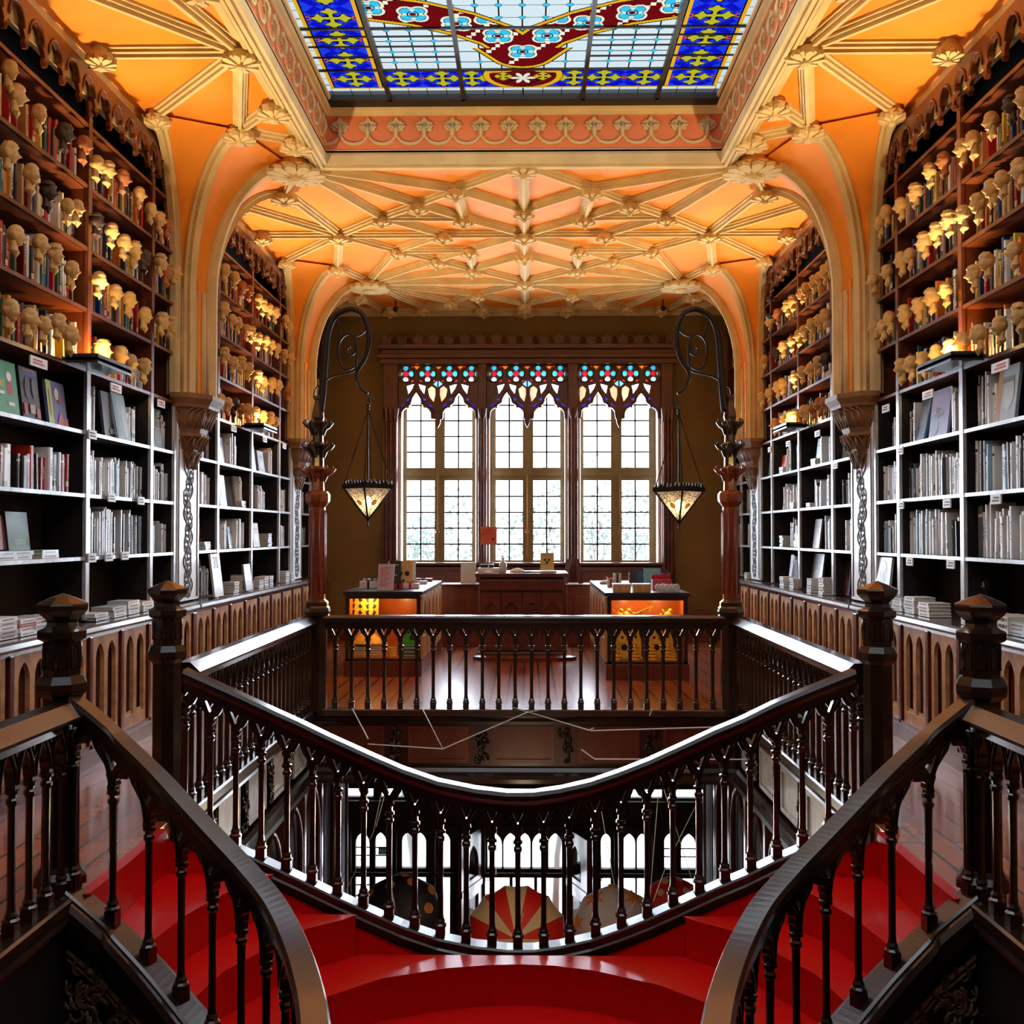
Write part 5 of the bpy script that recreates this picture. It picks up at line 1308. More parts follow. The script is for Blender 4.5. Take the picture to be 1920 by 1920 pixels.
# ================================================================ STAIRCASE
e = empty('staircase', 'red carpeted double staircase meeting on a curved landing', 'staircase', (0, 6.0, -1.0))
YW = 6.62
def slab(poly, z0, z1, nm='carpet_step'):
    vs, fs = plate([poly], z1 - z0); m = MB(); m.M = Matrix.Translation((0, 0, (z0 + z1) / 2)); m.add(vs, fs); m.M = None
    o = local(e, m).build(nm, 'carpet_red', e, bevel=.032); o.modifiers[0].segments = 4
    return o
def near_y(x):
    """front edge of the flight, following the near strings"""
    best = None
    for p in NPs:
        if best is None or abs(p.x + abs(x)) < abs(best.x + abs(x)): best = p
    return best.y - .02
N0 = [(-2.245, YW + .12), (-2.245, 5.45)]
Ns = {1: [(-1.55, YW), (-1.66, 6.45), (-1.77, 6.24), (-1.87, 5.93), (-1.92, 5.61), (-1.945, 5.38)],
      2: [(-1.02, YW), (-1.10, 6.53), (-1.29, 6.38), (-1.50, 5.99), (-1.62, 5.75), (-1.68, 5.38), (-1.68, 5.28)]}
for s in (-1, 1):
    fl_ = lambda P: [(x * (1 if s < 0 else -1), y) for x, y in P]
    # top edge at gallery level, then two steps down
    slab(fl_([(-2.312, YW + .05), (-2.245, YW + .05), (-2.235, 6.0), (-2.245, 5.46), (-2.312, 5.46)]), -.25, .016)
    slab(fl_([(-2.315, YW)] + Ns[1] + [(-2.315, 5.52)]), -.50, -.25)
    slab(fl_([(-2.315, YW)] + Ns[2] + [(-1.95, 5.40), (-2.315, 5.52)]), -.75, -.50)
arc3 = [(-1.36, 5.10), (-1.31, 5.66), (-1.11, 6.01), (-.82, 6.27), (-.45, 6.42), (-.2, 6.47), (0, 6.485), (.2, 6.47), (.45, 6.40), (.82, 6.2), (1.08, 5.95), (1.31, 5.62), (1.36, 5.10)]
slab([(2.3, YW), (-2.3, YW), (-2.3, 5.55), (-1.95, 5.46), (-1.5, 5.35)] + arc3[1:-1] + [(1.5, 5.35), (1.95, 5.46), (2.3, 5.55)], -1.0, -.75)
def arcstep(y0, dy, hx, z):
    top = [(-2.0, YW), (2.0, YW)]
    P = [(hx * sin(a), y0 - dy * (1 - cos(a))) for a in [(-1.2 + 2.4 * i / 16) for i in range(17)]]
    slab([(1.3, 5.5), (1.3, YW), (-1.3, YW), (-1.3, 5.5)] + P if y0 > 5.5 else [(1.2, y0 - dy), (1.2, YW), (-1.2, YW), (-1.2, y0 - dy)] + P, z - .25, z)
arcstep(6.02, 1.1, 1.25, -1.0); arcstep(5.55, .9, 1.1, -1.25)
for k in range(10):
    y = 5.1 - .36 * k; z = -1.5 - .25 * k
    slab([(-1.05, y), (1.05, y), (1.05, y + 1.2), (-1.05, y + 1.2)], z - .25, z)
# carpeted side wall under the curved railing, following the string
m = MB(); vs = []
sp = [Vector((p.x, YW, p.z)) for p in pts]
sp = [Vector((-2.33, YW, .1))] + sp + [Vector((2.33, YW, .1))]
for p in sp: vs += [(p.x, YW + .0, p.z - .10), (p.x, YW, -1.3), (p.x, YW + .04, p.z - .10), (p.x, YW + .04, -1.3)]
fs = []
for i in range(len(sp) - 1): fs += [(i * 4, i * 4 + 1, i * 4 + 5, i * 4 + 4), (i * 4 + 2, i * 4 + 6, i * 4 + 7, i * 4 + 3)]
m.add(vs, fs); local(e, m).build('carpeted_side', 'carpet_red', e)
# wooden strings
m = MB(); m.sweep([(-.10, -.13), (-.10, -.06), (-.085, -.05), (.085, -.05), (.10, -.06), (.10, -.13), (.08, -.34), (-.0, -.34), (-.0, -.14)], pts)
local(e, m).build('curved_string', 'rail_wood', e)
for s in (-1, 1):
    Q = [Vector((p.x * (1 if s < 0 else -1), p.y, p.z)) for p in NPs]
    sg = 1 if s < 0 else -1
    m = MB(); m.sweep([(sg * t, h) for t, h in [(-.09, -.02), (.10, -.02), (.12, -.05), (.12, -.15), (.09, -.18), (.07, -.26), (.04, -.27), (.04, -.95), (.0, -.95), (-.0, -.14), (-.09, -.14)]], Q)
    fs_ = local(e, m).build('front_string', 'rail_wood', e)
    m = MB(); m.sweep([(sg * t, h) for t, h in [(.04, -.305), (.054, -.31), (.057, -.32), (.050, -.33), (.04, -.335)]], Q); m.sweep([(sg * t, h) for t, h in [(.04, -.355), (.048, -.358), (.048, -.366), (.04, -.37)]], Q); local(e, m).build('string_bead', 'tan_wood', fs_)
    # carved panels with leaf scrolls below the string
    m = MB(); rnd = random.Random(9)
    for i in range(4, len(Q) - 20, 6):
        p = Q[i]; t = (Q[i + 2] - Q[i - 2]); t.z = 0; t.normalize(); nn = Vector((t.y, -t.x, 0)) * sg
        c = p + nn * .055 + Vector((0, 0, -.52))
        for k in range(26):
            a = rnd.uniform(0, 2 * pi); r = rnd.uniform(.02, .15); q = [c + t * (r * cos(a) + .05 * cos(a + b) * (1 - b / 5)) + Vector((0, 0, 1.5 * r * sin(a) + .06 * sin(a + b) * (1 - b / 5))) for b in [j * .7 for j in range(6)]]
            m.tube(q, [.010, .013, .012, .010, .008, .004], 5)
    local(e, m).build('carved_leaves', 'carved_brown', fs_)
# plaster underside of the flight closing it below
m = MB(); m.box(-2.3, 2.3, 5.5, YW - .02, -1.35, -1.2); local(e, m).build('soffit', 'rail_wood', e)

# ================================================================ FASCIA of the well
def fascia(label, p0, p1, inward):
    a, b = Vector(p0), Vector(p1); t = (b - a).normalized(); n_ = Vector(inward); L = (b - a).length
    e = empty('well_fascia', label, 'panelling', a)
    sg = 1 if Vector((t.y, -t.x, 0)).dot(n_) > 0 else -1
    m = MB(); m.sweep([(sg * q, h) for q, h in [(-.06, .0), (.10, 0), (.11, -.03), (.05, -.08), (.04, -.12), (0, -.12), (0, -.58), (.04, -.58), (.06, -.62), (.14, -.64), (.15, -.68), (.08, -.74), (-.06, -.74)]], [a + Vector((0, 0, -.05)), b + Vector((0, 0, -.05))])
    local(e, m).build('moulding', 'rail_wood', e)
    nb = max(2, round(L / .95)); w = L / nb
    for k in range(nb):
        m = MB(); c = a + t * ((k + .5) * w)
        M = Matrix((( t.x, 0, n_.x, c.x), (t.y, 0, n_.y, c.y), (0, 1, 0, -.38), (0, 0, 0, 1)))
        m.M = M; h = w / 2 - .13
        fr_ = [(-h, -.20), (h, -.20), (h, .20), (-h, .20)]; ho = [(-h + .04, -.16), (h - .04, -.16), (h - .04, .16), (-h + .04, .16)]
        vs, fs = plate([fr_, ho], .03); m.add([(x, y, z + .015) for x, y, z in vs], fs)
        m.box(-h + .04, h - .04, -.16, .16, 0, .012)
        m.M = None; local(e, m).build('panel', 'grey_wood' if abs(n_.x) > .5 else 'desk_wood', e)
        m = MB(); m.M = Matrix(((t.x, 0, n_.x, (a + t * (k * w)).x), (t.y, 0, n_.y, (a + t * (k * w)).y), (0, 1, 0, -.38), (0, 0, 0, 1)))
        rnd = random.Random(k)
        for j in range(10):
            aa = rnd.uniform(0, 2 * pi); x0, y0 = rnd.uniform(-.05, .05), rnd.uniform(-.17, .17)
            m.tube([(x0 + .035 * cos(aa + q * .8) * (1 - q / 7), y0 + .04 * sin(aa + q * .8), .02 + .008 * q) for q in range(6)], [.016, .018, .016, .014, .01, .006], 5)
        m.M = None; local(e, m).build('carved_bracket', 'rail_wood', e)
    return e
fascia('carved dark panelling under the far railing of the well', (-2.3, 11.36, 0), (2.3, 11.36, 0), (0, -1, 0))
fascia('carved panelling under the left side railing of the well', (-2.34, 7.0, 0), (-2.34, 11.3, 0), (1, 0, 0))
fascia('carved panelling under the right side railing of the well', (2.34, 7.0, 0), (2.34, 11.3, 0), (-1, 0, 0))
fascia('carved panelling below the railing left of the front newel', (-2.40, 1.2, 0), (-2.40, 5.42, 0), (1, 0, 0))
fascia('carved panelling below the railing right of the front newel', (2.40, 1.2, 0), (2.40, 5.42, 0), (-1, 0, 0))

# ================================================================ CARVED COLUMNS with the iron lantern arms
def column(s):
    e = empty('lamp_column', f'carved red-brown wooden column at the {SIDE[s]} corner of the well, tiered crown on top', 'column', (s * 2.22, 11.25, 0)); a = 8
    m = MB(); m.lathe([(.11, 0), (.11, .98), (.135, 1.02), (.145, 1.06), (.135, 1.10), (.12, 1.12), (.12, 1.16), (.085, 1.19)], n=8); m.build('pedestal', 'rail_wood', e)
    m = MB(); m.lathe([(.085, 1.16), (.085, 2.18), (.10, 2.20), (.13, 2.24), (.135, 2.27), (.135, 2.32), (.11, 2.35), (.08, 2.36)], n=8)
    for k in range(8):
        q = 2 * pi * k / 8 + pi / 8; m.tube([(.086 * cos(q), .086 * sin(q), 1.25), (.086 * cos(q), .086 * sin(q), 2.12)], .010, 5)
        q = 2 * pi * k / 8
        m.M = Matrix.Rotation(q, 4, 'Z') @ Matrix.Translation((.080, 0, 0)); m.tube([(0, y_, z_) for y_, z_ in lancet(0, 1.9, 2.15, .026, 4)], .006, 4, closed=True); m.M = None
    m.build('fluted_shaft', 'red_wood', e)
    for j, (z, r) in enumerate(((2.36, .072), (2.62, .066), (2.86, .06))):
        m = MB(); m.lathe([(r, z), (r * .95, z + .12), (r * 1.15, z + .19), (r * 1.5, z + .215), (r * 1.6, z + .235), (r * 1.1, z + .25), (r * .8, z + .27)], n=8)
        for k in range(6):
            q = 2 * pi * k / 6 + .3; c_, s_ = cos(q), sin(q)
            m.tube([(r * .9 * c_, r * .9 * s_, z + .10), (r * 1.3 * c_, r * 1.3 * s_, z + .17), (r * 2.0 * c_, r * 2.0 * s_, z + .20), (r * 2.4 * c_, r * 2.4 * s_, z + .235), (r * 2.1 * c_, r * 2.1 * s_, z + .265)], [.018, .02, .022, .026, .014], 6)
        m.build('leaf_crown', 'red_wood' if j == 0 else 'rail_wood', e)
    m = MB(); m.lathe([(.055, 3.10), (.07, 3.15), (.06, 3.22), (.04, 3.30), (.036, 3.34), (.05, 3.35), (.05, 3.385), (.035, 3.39)], n=8); m.build('finial_socket', 'rail_wood', e)
    # iron scroll arm
    Y = 11.25
    P = lambda L: [Vector(px(990 + (u - 990) * (1 if s < 0 else -1) + (0 if s < 0 else -20), v, Y)) - e.location for u, v in L]
    m = MB()
    arm = smooth(P([(600, 772), (604, 740), (607, 700), (610, 660), (614, 625), (625, 597), (644, 583), (662, 580), (680, 590), (690, 615), (691, 645), (684, 672), (671, 693), (668, 705), (672, 720), (681, 732), (690, 738)]), 4)
    rr = [.045 - .030 * i / (len(arm) - 1) for i in range(len(arm))]
    m.tube(arm, rr, 8)
    m.build('swan_arm', 'iron', e)
    m = MB()
    sc_ = smooth(P([(606, 716), (625, 705), (648, 700), (665, 694), (668, 680), (669, 655), (668, 640), (660, 628), (648, 628), (637, 640), (634, 660), (640, 685), (652, 693), (668, 685)]), 3)
    m.tube(sc_, .013, 6)
    m.tube(smooth(P([(632, 590), (636, 615), (640, 632)]), 3), .010, 6); m.tube(smooth(P([(690, 612), (680, 625), (668, 630), (660, 628)]), 3), .011, 6)
    m.tube(smooth(P([(664, 645), (666, 660), (657, 666), (651, 660), (652, 652), (657, 650)]), 4), .012, 6)
    m.tube(smooth(P([(602, 722), (592, 728), (588, 745)]), 3), .008, 6)
    m.build('spiral_scroll', 'iron', e)
    # lantern
    tip = Vector(px(692 if s < 0 else 1268, 738 if s < 0 else 746, Y)); dz = (0 if s < 0 else -.035)
    cx = px(690 if s < 0 else 1273, 900, Y)[0]
    l = empty('hanging_lantern', f'iron pyramid lantern with glass panes hanging on the {SIDE[s]}', 'lantern', (cx, Y, 0))
    zt, zb, R = 2.41 + dz, 2.05 + dz, .265
    m = MB()
    x0 = tip.x - cx
    for k in range(3): m.tube([(x0 * (1 - k / 3) + .016 * cos(t / 8 * 2 * pi) * (k % 2 == 0), .016 * cos(t / 8 * 2 * pi) * (k % 2), tip.z - .03 - k * .035 + .02 * sin(t / 8 * 2 * pi)) for t in range(9)], .006, 5)
    m.lathe([(.008, tip.z - .12), (.02, tip.z - .13), (.014, tip.z - .145), (.022, tip.z - .165), (.008, tip.z - .18)], 0, 0, 8)
    m.build('chain_links', 'iron', l)
    m = MB(); zh = tip.z - .17
    for k in range(4):
        q = pi / 2 * k; m.tube([(0, 0, zh), (R * .98 * cos(q), R * .98 * sin(q), zt)], .006, 5)
    m.tube([(0, 0, zh), (0, 0, zt - .1)], .009, 6)
    m.build('suspension_rod', 'iron', l)
    m = MB()
    C4 = [(R * cos(pi / 2 * k), R * sin(pi / 2 * k)) for k in range(4)]
    m.sweep([(-.01, -.03), (-.01, .02), (.012, .02), (.012, -.03)], [(x, y, zt) for x, y in C4], closed=True)
    for k in range(4):
        a_, b_ = Vector(C4[k]), Vector(C4[(k + 1) % 4])
        m.tube([(a_.x, a_.y, zt - .02), (0, 0, zb - .01)], .011, 5)
        for j in range(7):
            p = a_.lerp(b_, (j + .5) / 7); m.lathe([(.010, zt + .015), (.016, zt + .03), (.012, zt + .045), (.003, zt + .065)], p.x, p.y, 6)
        cm = (a_ + b_) / 2; c3 = Vector((cm.x * .52, cm.y * .52, zb + (zt - zb) * .52))
        for q in ((a_.x, a_.y, zt), (b_.x, b_.y, zt), (0, 0, zb), (cm.x * .95, cm.y * .95, zt)):
            d_ = (Vector(q) - c3); m.tube([c3 + d_ * .18, c3 + d_ * .95], .003, 4)
    m.lathe([(.02, zb + .02), (.022, zb), (.008, zb - .02), (.006, zb - .05), (.012, zb - .06), (.0, zb - .08)], 0, 0, 8)
    m.build('iron_frame', 'iron', l)
    for k in range(4):
        a_, b_ = C4[k], C4[(k + 1) % 4]; m = MB()
        m.add([(a_[0] * .97, a_[1] * .97, zt - .02), (b_[0] * .97, b_[1] * .97, zt - .02), (0, 0, zb + .01)], [(0, 1, 2)])
        pn = m.build('glass_pane', 'lantern_glass', l)
        cm = ((a_[0] + b_[0]) / 2 * .53, (a_[1] + b_[1]) / 2 * .53, zb + (zt - zb) * .50); m = MB()
        nn = Vector((cm[0], cm[1], 0)).normalized(); tt = Vector((-nn.y, nn.x, 0)); up = Vector((nn.x * .62, nn.y * .62, .78)).normalized()
        P2 = [Vector(cm) + nn * .012 + (tt * cos(q) * .026 + up * sin(q) * .032) for q in [2 * pi * j / 16 for j in range(16)]]
        m.add(P2, [tuple(range(16))], 0); m.tube(P2, .005, 4, closed=True, mi=1)
        m.build('amber_roundel', ['amber', 'iron'], pn)
    m = MB(); m.lathe([(.0, 2.30 + dz), (.028, 2.285 + dz), (.04, 2.255 + dz), (.034, 2.22 + dz), (.016, 2.19 + dz), (0, 2.185 + dz)], 0, 0, 10, smooth=True); m.build('bulb', 'bulb_glow', l)
    point('lantern_light', (cx, Y, 2.25 + dz), 14, r=.04, col=(1, .6, .22))
mat('amber', srgb(220, 120, 20), .3, coat=.3, emit=srgb(230, 120, 20), estr=.6)
for s in (-1, 1): column(s)
mat('coral_sign', srgb(206, 110, 84), .6); mat('card_yellow', srgb(196, 180, 110), .6); mat('price_pink', srgb(200, 180, 190), .4, coat=.4); mat('sign_teal', srgb(40, 84, 96), .5); mat('box_blue', srgb(120, 190, 210), .5)
# ================================================================ DESK AND DISPLAY TABLES
def desk():
    e = empty('service_desk', 'dark wooden service desk with arched front panels under the window', 'desk', (0, 15.8, 0))
    x0, x1 = -.71, .62
    m = MB(); m.box(x0 + .03, x1 - .03, 15.86, 16.9, .10, 1.24); m.box(x0, x1, 15.84, 16.9, .0, .10); local(e, m).build('body', 'desk_wood', e, bevel=.008)
    m = MB(); m.box(x0 - .04, x1 + .04, 15.76, 16.95, 1.24, 1.30); local(e, m).build('desk_top', 'desk_wood', e, bevel=.012)
    n = 4; w = (x1 - x0 - .1) / n
    for k in range(n):
        a = x0 + .05 + k * w; m = MB(); vs, fs = plate([[(0.01, .14), (w - .01, .14), (w - .01, 1.0), (.01, 1.0)], lancet(w / 2, .2, .86, w * .36, 6)], .04); m.M = Matrix.Translation((a, 15.84, 0)) @ XZ; m.add(vs, fs); m.M = None
        local(e, m).build('arched_panel', 'desk_wood', e)
    m = MB(); m.box(x0 + .02, x1 - .02, 15.80, 15.86, 1.04, 1.20); local(e, m).build('frieze', 'desk_wood', e, bevel=.01)
    m = MB(); m.lathe([(.78, 0), (.78, .05), (.70, .07)], 0, 0, 32, sx=1, sy=.35); m.M = None
    m.v = [(x, y - .02, z) for x, y, z in m.v]; m.build('plinth', 'desk_wood', e)
desk()
m = MB()
def placard(x, y, z, w, h, rz, label, board='white_card', text=None, tm='ink', lean=.2, name='placard', lines=0, cat='sign', size=.04, blot=None, thick=.012):
    e = empty(name, label, cat, (x, y, z)); e.rotation_euler = (0, 0, rz)
    R = Matrix.Translation((0, 0, .002)) @ Matrix.Rotation(-lean, 4, 'X') @ XZ
    m = MB(); m.M = R; m.box(-w / 2, w / 2, 0, h, -thick / 2, thick / 2); m.M = None; m.build('board', board, e)
    if text:
        for body, tx, ty, sz, mt in text:
            vs, fs = text_mesh(body, sz); m = MB(); m.M = R @ Matrix.Translation((tx, ty, thick / 2 + .002)); m.add(vs, fs); m.M = None; m.build('lettering', mt, e)
    if lines:
        m = MB(); m.M = R
        for k in range(lines):
            yy = h * .86 - k * h * .76 / lines; m.box(-w * .38, w * (.30 - .12 * (k % 3)), yy - h * .012, yy + h * .008, thick / 2, thick / 2 + .001)
        m.M = None; m.build('printed_lines', tm, e)
    if blot:
        m = MB(); m.M = R
        for bx_, by_, r in blot: m.add([(p_[0], p_[1], thick / 2 + .002) for p_ in circ(bx_, by_, r)], [tuple(range(14))])
        m.M = None; m.build('emblem', 'ink', e)
    return e
def box_obj(name, label, cat, x, y, z, w, d, h, mt, rz=0, group=None, bevel=.004):
    m = MB(); m.box(-w / 2, w / 2, -d / 2, d / 2, 0, h); o = m.build(name, mt, None, (x, y, z), label=label, cat=cat, group=group, bevel=bevel); o.rotation_euler = (0, 0, rz); return o
ZD = 1.302
# CAIXA ABERTA sign on its stand
e = empty('till_sign', 'square coral sign on a pole reading CAIXA ABERTA above the desk', 'sign', (px(916, 1060, 15.9)[0], 15.9, ZD))
m = MB(); m.lathe([(.07, 0), (.07, .012), (.02, .03), (.008, .04), (.008, .44)], n=10); m.build('pole', 'white_card', e)
m = MB(); m.box(-.125, .125, -.01, .01, .43, .70); m.build('board', 'coral_sign', e, bevel=.006)
m = MB(); m.sweep([(-.006, -.006), (-.006, .006), (.006, .006), (.006, -.006)], [(0, 0, 0), (0, 0, 0)], cap=False) if False else None
for body, z in (('CAIXA', .645), ('ABERTA', .60)):
    vs, fs = text_mesh(body, .05); m = MB(); m.M = Matrix.Translation((-.01, -.012, z)) @ XZ; m.add(vs, fs); m.M = None; m.build('lettering', 'red_ink', e)
m = MB(); m.add([(.07 + p_[0], -.012, .51 + p_[1]) for p_ in circ(0, 0, .02)], [tuple(range(14))]); m.build('emblem', 'ink', e)
mat_done = True
def X_(u, v, Y): return px(u, v, Y)[0]
box_obj('card_box', 'low cream box under the till sign on the desk', 'box', X_(917, 1070, 16.0), 16.05, ZD, .34, .26, .07, 'white_card')
box_obj('card_terminal', 'dark payment terminal on the cream box', 'machine', X_(913, 1065, 16.0), 16.1, ZD + .072, .2, .14, .05, 'black_board')
# bottle of sanitiser
m = MB(); m.lathe([(.055, 0), (.06, .02), (.06, .12), (.045, .16), (.02, .175), (.02, .20)], n=14, smooth=True)
e = empty('pump_bottle', 'clear pump bottle standing on the desk', 'bottle', (X_(943, 1070, 15.95), 15.95, ZD)); m.build('bottle_body', 'plastic_clear', e)
m = MB(); m.lathe([(.024, .20), (.024, .225), (.008, .23), (.008, .25)], n=10); m.box(-.03, .012, -.01, .01, .245, .262); m.build('pump_cap', 'white_card', e)
placard(X_(1026, 1065, 15.95), 16.0, ZD + .03, .21, .27, 0, 'small yellow-green card with dark marks on the desk', 'card_yellow', None, lines=3, lean=.08, blot=[(-.03, .16, .018), (.03, .16, .018), (.0, .12, .02)])
box_obj('pale_book', 'pale book lying under the yellow card on the desk', 'book', X_(1028, 1070, 15.95), 16.0, ZD, .26, .22, .028, 'white_card')
# computer mouse shaped telephone and keyboard
m = MB(); m.lathe([(.0, 0), (.12, .0), (.12, .02), (.08, .05), (.03, .065), (0, .07)], n=16, sx=1, sy=.5, smooth=True); m.build('telephone', 'white_card', None, (X_(970, 1068, 15.95), 15.98, ZD), label='low white telephone on the desk beside the black keyboard', cat='telephone')
m = MB(); m.box(-.14, .14, -.07, .07, 0, .02)
o = m.build('keyboard', 'black_board', None, (X_(996, 1068, 15.95), 15.98, ZD), label='black keyboard lying on the desk', cat='keyboard', bevel=.004)
placard(X_(878, 1085, 17.6), 17.6, 1.05, .26, .36, .0, 'pale folder standing at the side of the desk', 'plastic_clear', lean=.15)
# wall benches beside the desk
for s, u0, u1 in ((-1, 828, 897), (1, 1064, 1130)):
    xa, xb = X_(u0, 1085, 17.5), X_(u1, 1085, 17.5)
    e = empty('side_counter', f'low wooden counter between desk and {SIDE[s]} display table', 'counter', ((xa + xb) / 2, 17.6, 0)); w = (xb - xa) / 2
    m = MB(); m.box(-w, w, -.05, .5, 0, 1.02); m.build('body', 'desk_wood', e, bevel=.008); m = MB(); m.box(-w - .02, w + .02, -.1, .5, 1.02, 1.05); m.build('desk_top', 'desk_wood', e, bevel=.006)
    m = MB(); m.box(-w + .12, w - .12, -.07, -.05, .2, .85); m.build('panel', 'desk_wood', e, bevel=.01)
for s, u in ((-1, 1058), (1, 1087)):
    x = X_(u, 1070, 17.9); placard(x, 17.5, 1.055, .12, .42, .9 * s, f'tall brown easel card on the counter, {SIDE[s]} of the window post', 'desk_wood', lean=.2, cat='easel', name='easel')

def table(s, x0, x1, y0, y1, lab):
    e = empty('display_table', lab, 'table', ((x0 + x1) / 2, y0, 0)); w = (x1 - x0) / 2; d = y1 - y0; t = .045
    m = MB(); m.box(-w - .02, w + .02, -.02, d, 0.0, .20); m.build('plinth', 'desk_wood', e, bevel=.006)
    m = MB(); m.box(-w - .03, w + .03, -.03, d + .03, 1.08, 1.13); m.build('table_top', 'black_board', e, bevel=.006)
    # open niche at the front end
    m = MB(); m.box(-w + t, -w + t + .01, 0.02, .9, .2, 1.08); m.box(w - t - .01, w - t, 0.02, .9, .2, 1.08); m.box(-w + t, w - t, .55, .6, .2, 1.08); m.box(-w + t, w - t, 0.02, .6, .2, .24); nc_ = m.build('niche', 'niche_wood', e)
    m = MB(); m.box(-w, -w + t, -.01, .9, .2, 1.08); m.box(w - t, w, -.01, .9, .2, 1.08); m.box(-w, w, -.015, .02, 1.03, 1.08); m.box(-w, w, -.01, .02, .2, .235); m.build('niche_frame', 'rail_wood', e)
    m = MB(); m.box(-w, w, .9, d, .2, 1.08); m.build('body', 'tan_wood', e)
    q = w - .0
    side = w if s < 0 else -w
    for k in range(5):
        ya = .05 + k * (d - .1) / 5; ww = (d - .1) / 5 - .06
        vs, fs = plate([[(0, .0), (ww, 0), (ww, .84), (0, .84)], lancet(ww / 2, .3, .78, ww * .36, 6)], .03); m = MB(); m.M = wall_M(-1 if s < 0 else 1, side * 1.0 + (.016 if s < 0 else -.016), (ya if s < 0 else ya + ww), .22); m.add(vs, fs); m.M = None; m.build('arched_panel', 'tan_wood', e)
    m = MB(); m.box(-w + .1, w - .1, .06, .10, 1.062, 1.078); m.build('niche_lamp', 'bulb_dim', nc_)
    point('niche_light', (e.location.x - .22, y0 + .16, 1.0), 4, r=.05); point('niche_light', (e.location.x + .22, y0 + .16, 1.0), 4, r=.05)
    return e
TL = (-2.38, -1.38, 13.9, 17.0); TR = (1.08, 2.12, 13.62, 17.0)
table(-1, *TL, 'wooden display table with lit niche, left of the desk')
table(1, *TR, 'wooden display table with lit niche, right of the desk')
# contents of the left niche
p = px(681, 1128, 14.1); e = placard(p[0], 14.12, .245 + .0, .40, .46, 0, 'yellow alphabet calendar with animal drawings in the table niche', 'gold_gift', lean=.12, name='picture_board', cat='poster')
e.location.z = .60
m = MB(); R = Matrix.Rotation(-.12, 4, 'X') @ XZ; m.M = R
for i in range(4):
    for j in range(5):
        m = MB(); m.M = R; cx_, cy_ = -.14 + i * .095, .06 + j * .085; P9 = circ(cx_, cy_, .034, 9, i); P9 = [(cx_ + (a - cx_) * (1 if q % 2 else .45), cy_ + (b - cy_) * (1.2 if q % 3 else .7), .008) for q, (a, b) in enumerate(P9)]
        m.add(P9, [tuple(range(9))]); m.M = None; m.build('drawing', 'ink', e)
box_obj('display_box', 'tan box propping up the yellow calendar', 'box', p[0], 14.2, .245, .40, .2, .35, 'tan_wood')
for k in range(4): flat_book(px(672, 1230, 14.1)[0], 14.1, .245 + k * .034, .26, .2, .033, (srgb(226, 170, 60), srgb(210, 190, 140))[k % 2], 0, f'{("tan","yellow")[k%2]} book lying in the left niche by the post, {("bottom","second","third","top")[k]}', 'books in the left niche')
for k in range(5): flat_book(px(707, 1225, 14.1)[0], 14.1, .245 + k * .034, .26, .2, .033, (srgb(236, 190, 90), srgb(220, 200, 150))[k % 2], 0, f'{("golden","cream")[k%2]} book lying in the middle of the left niche, {ORD(k+1)} up', 'books in the left niche')
def cloth(x, y, z, w, h, d, label, seed):
    m = MB(); r = random.Random(seed); n = 12; vs = []
    for j in range(5):
        for i in range(n):
            a = 2 * pi * i / n; k = 1 - j / 4.6; vs.append((cos(a) * w / 2 * k * (1 + .12 * r.random()), sin(a) * d / 2 * k, h * (1 - (1 - j / 4) ** 2) * (1 + .1 * r.random()) if j else 0))
    fs = [(j * n + i, j * n + (i + 1) % n, (j + 1) * n + (i + 1) % n, (j + 1) * n + i) for j in range(4) for i in range(n)] + [tuple(range(4 * n, 5 * n))]
    m.add(vs, fs); return m.build('folded_cloth_bag', 'gold_gift', None, (x, y, z), label=label, cat='bag')
cloth(px(690, 1205, 14.1)[0], 14.1, .245 + .172, .4, .14, .3, 'crumpled yellow cloth bag on the books in the left niche', 1)
m = MB(); m.lathe([(.055, 0), (.06, .005), (.06, .13), (.052, .13), (.052, .02), (0, .02)], n=18, smooth=False)
e = empty('mug', 'yellow printed mug with handle in the left niche', 'mug', (px(737, 1232, 14.05)[0], 14.05, .245)); m.build('cup', 'gold_gift', e)
m = MB(); m.tube([(.055 + .035 * sin(t / 8 * pi), 0, .065 + .04 * cos(t / 8 * pi)) for t in range(9)], .008, 6); m.build('handle', 'ink', e)
for k in range(3): flat_book(px(770, 1235, 14.05)[0], 14.08, .245 + k * .05, .22, .2, .048, srgb(60, 90, 60), 0, f'dark green book under the green card in the left niche, {("bottom","middle","top")[k]}', 'books in the left niche')
placard(px(769, 1210, 14.05)[0], 14.05, .40, .2, .24, 0, 'green patterned card standing in the left niche', 'green_cover', lean=.1, blot=[(.03, .1, .04), (-.03, .17, .02)])
# right niche: gilded carousels, cones and a wire figure
def carousel(x, y, label):
    e = empty('carousel_ornament', label, 'ornament', (x, y, .245))
    m = MB(); m.box(-.17, .17, -.08, .08, 0, .03); m.build('base', 'tan_wood', e)
    m = MB(); vs, fs = plate([[(-.16, 0), (.16, 0), (.16, .22), (.13, .30), (.12, .42), (.06, .50), (-.06, .50), (-.12, .42), (-.13, .30), (-.16, .22)], circ(-.06, .12, .045), circ(.07, .13, .04), circ(0, .25, .035), lancet(0, .34, .44, .035, 4), circ(-.09, .25, .02), circ(.09, .26, .02)], .05); m.M = Matrix.Translation((0, 0, .03)) @ XZ; m.add(vs, fs); m.M = None; m.build('fretted_body', 'gold_gift', e)
    m = MB(); m.lathe([(.03, .52), (.02, .56), (.008, .6)], n=8); m.build('finial', 'gold_gift', e)
carousel(px(1180, 1230, 13.8)[0], 13.85, 'gilded fretwork castle ornament in the right niche, nearer the desk side'); carousel(px(1240, 1230, 13.8)[0], 13.85, 'gilded fretwork castle ornament in the right niche, nearer the wall side')
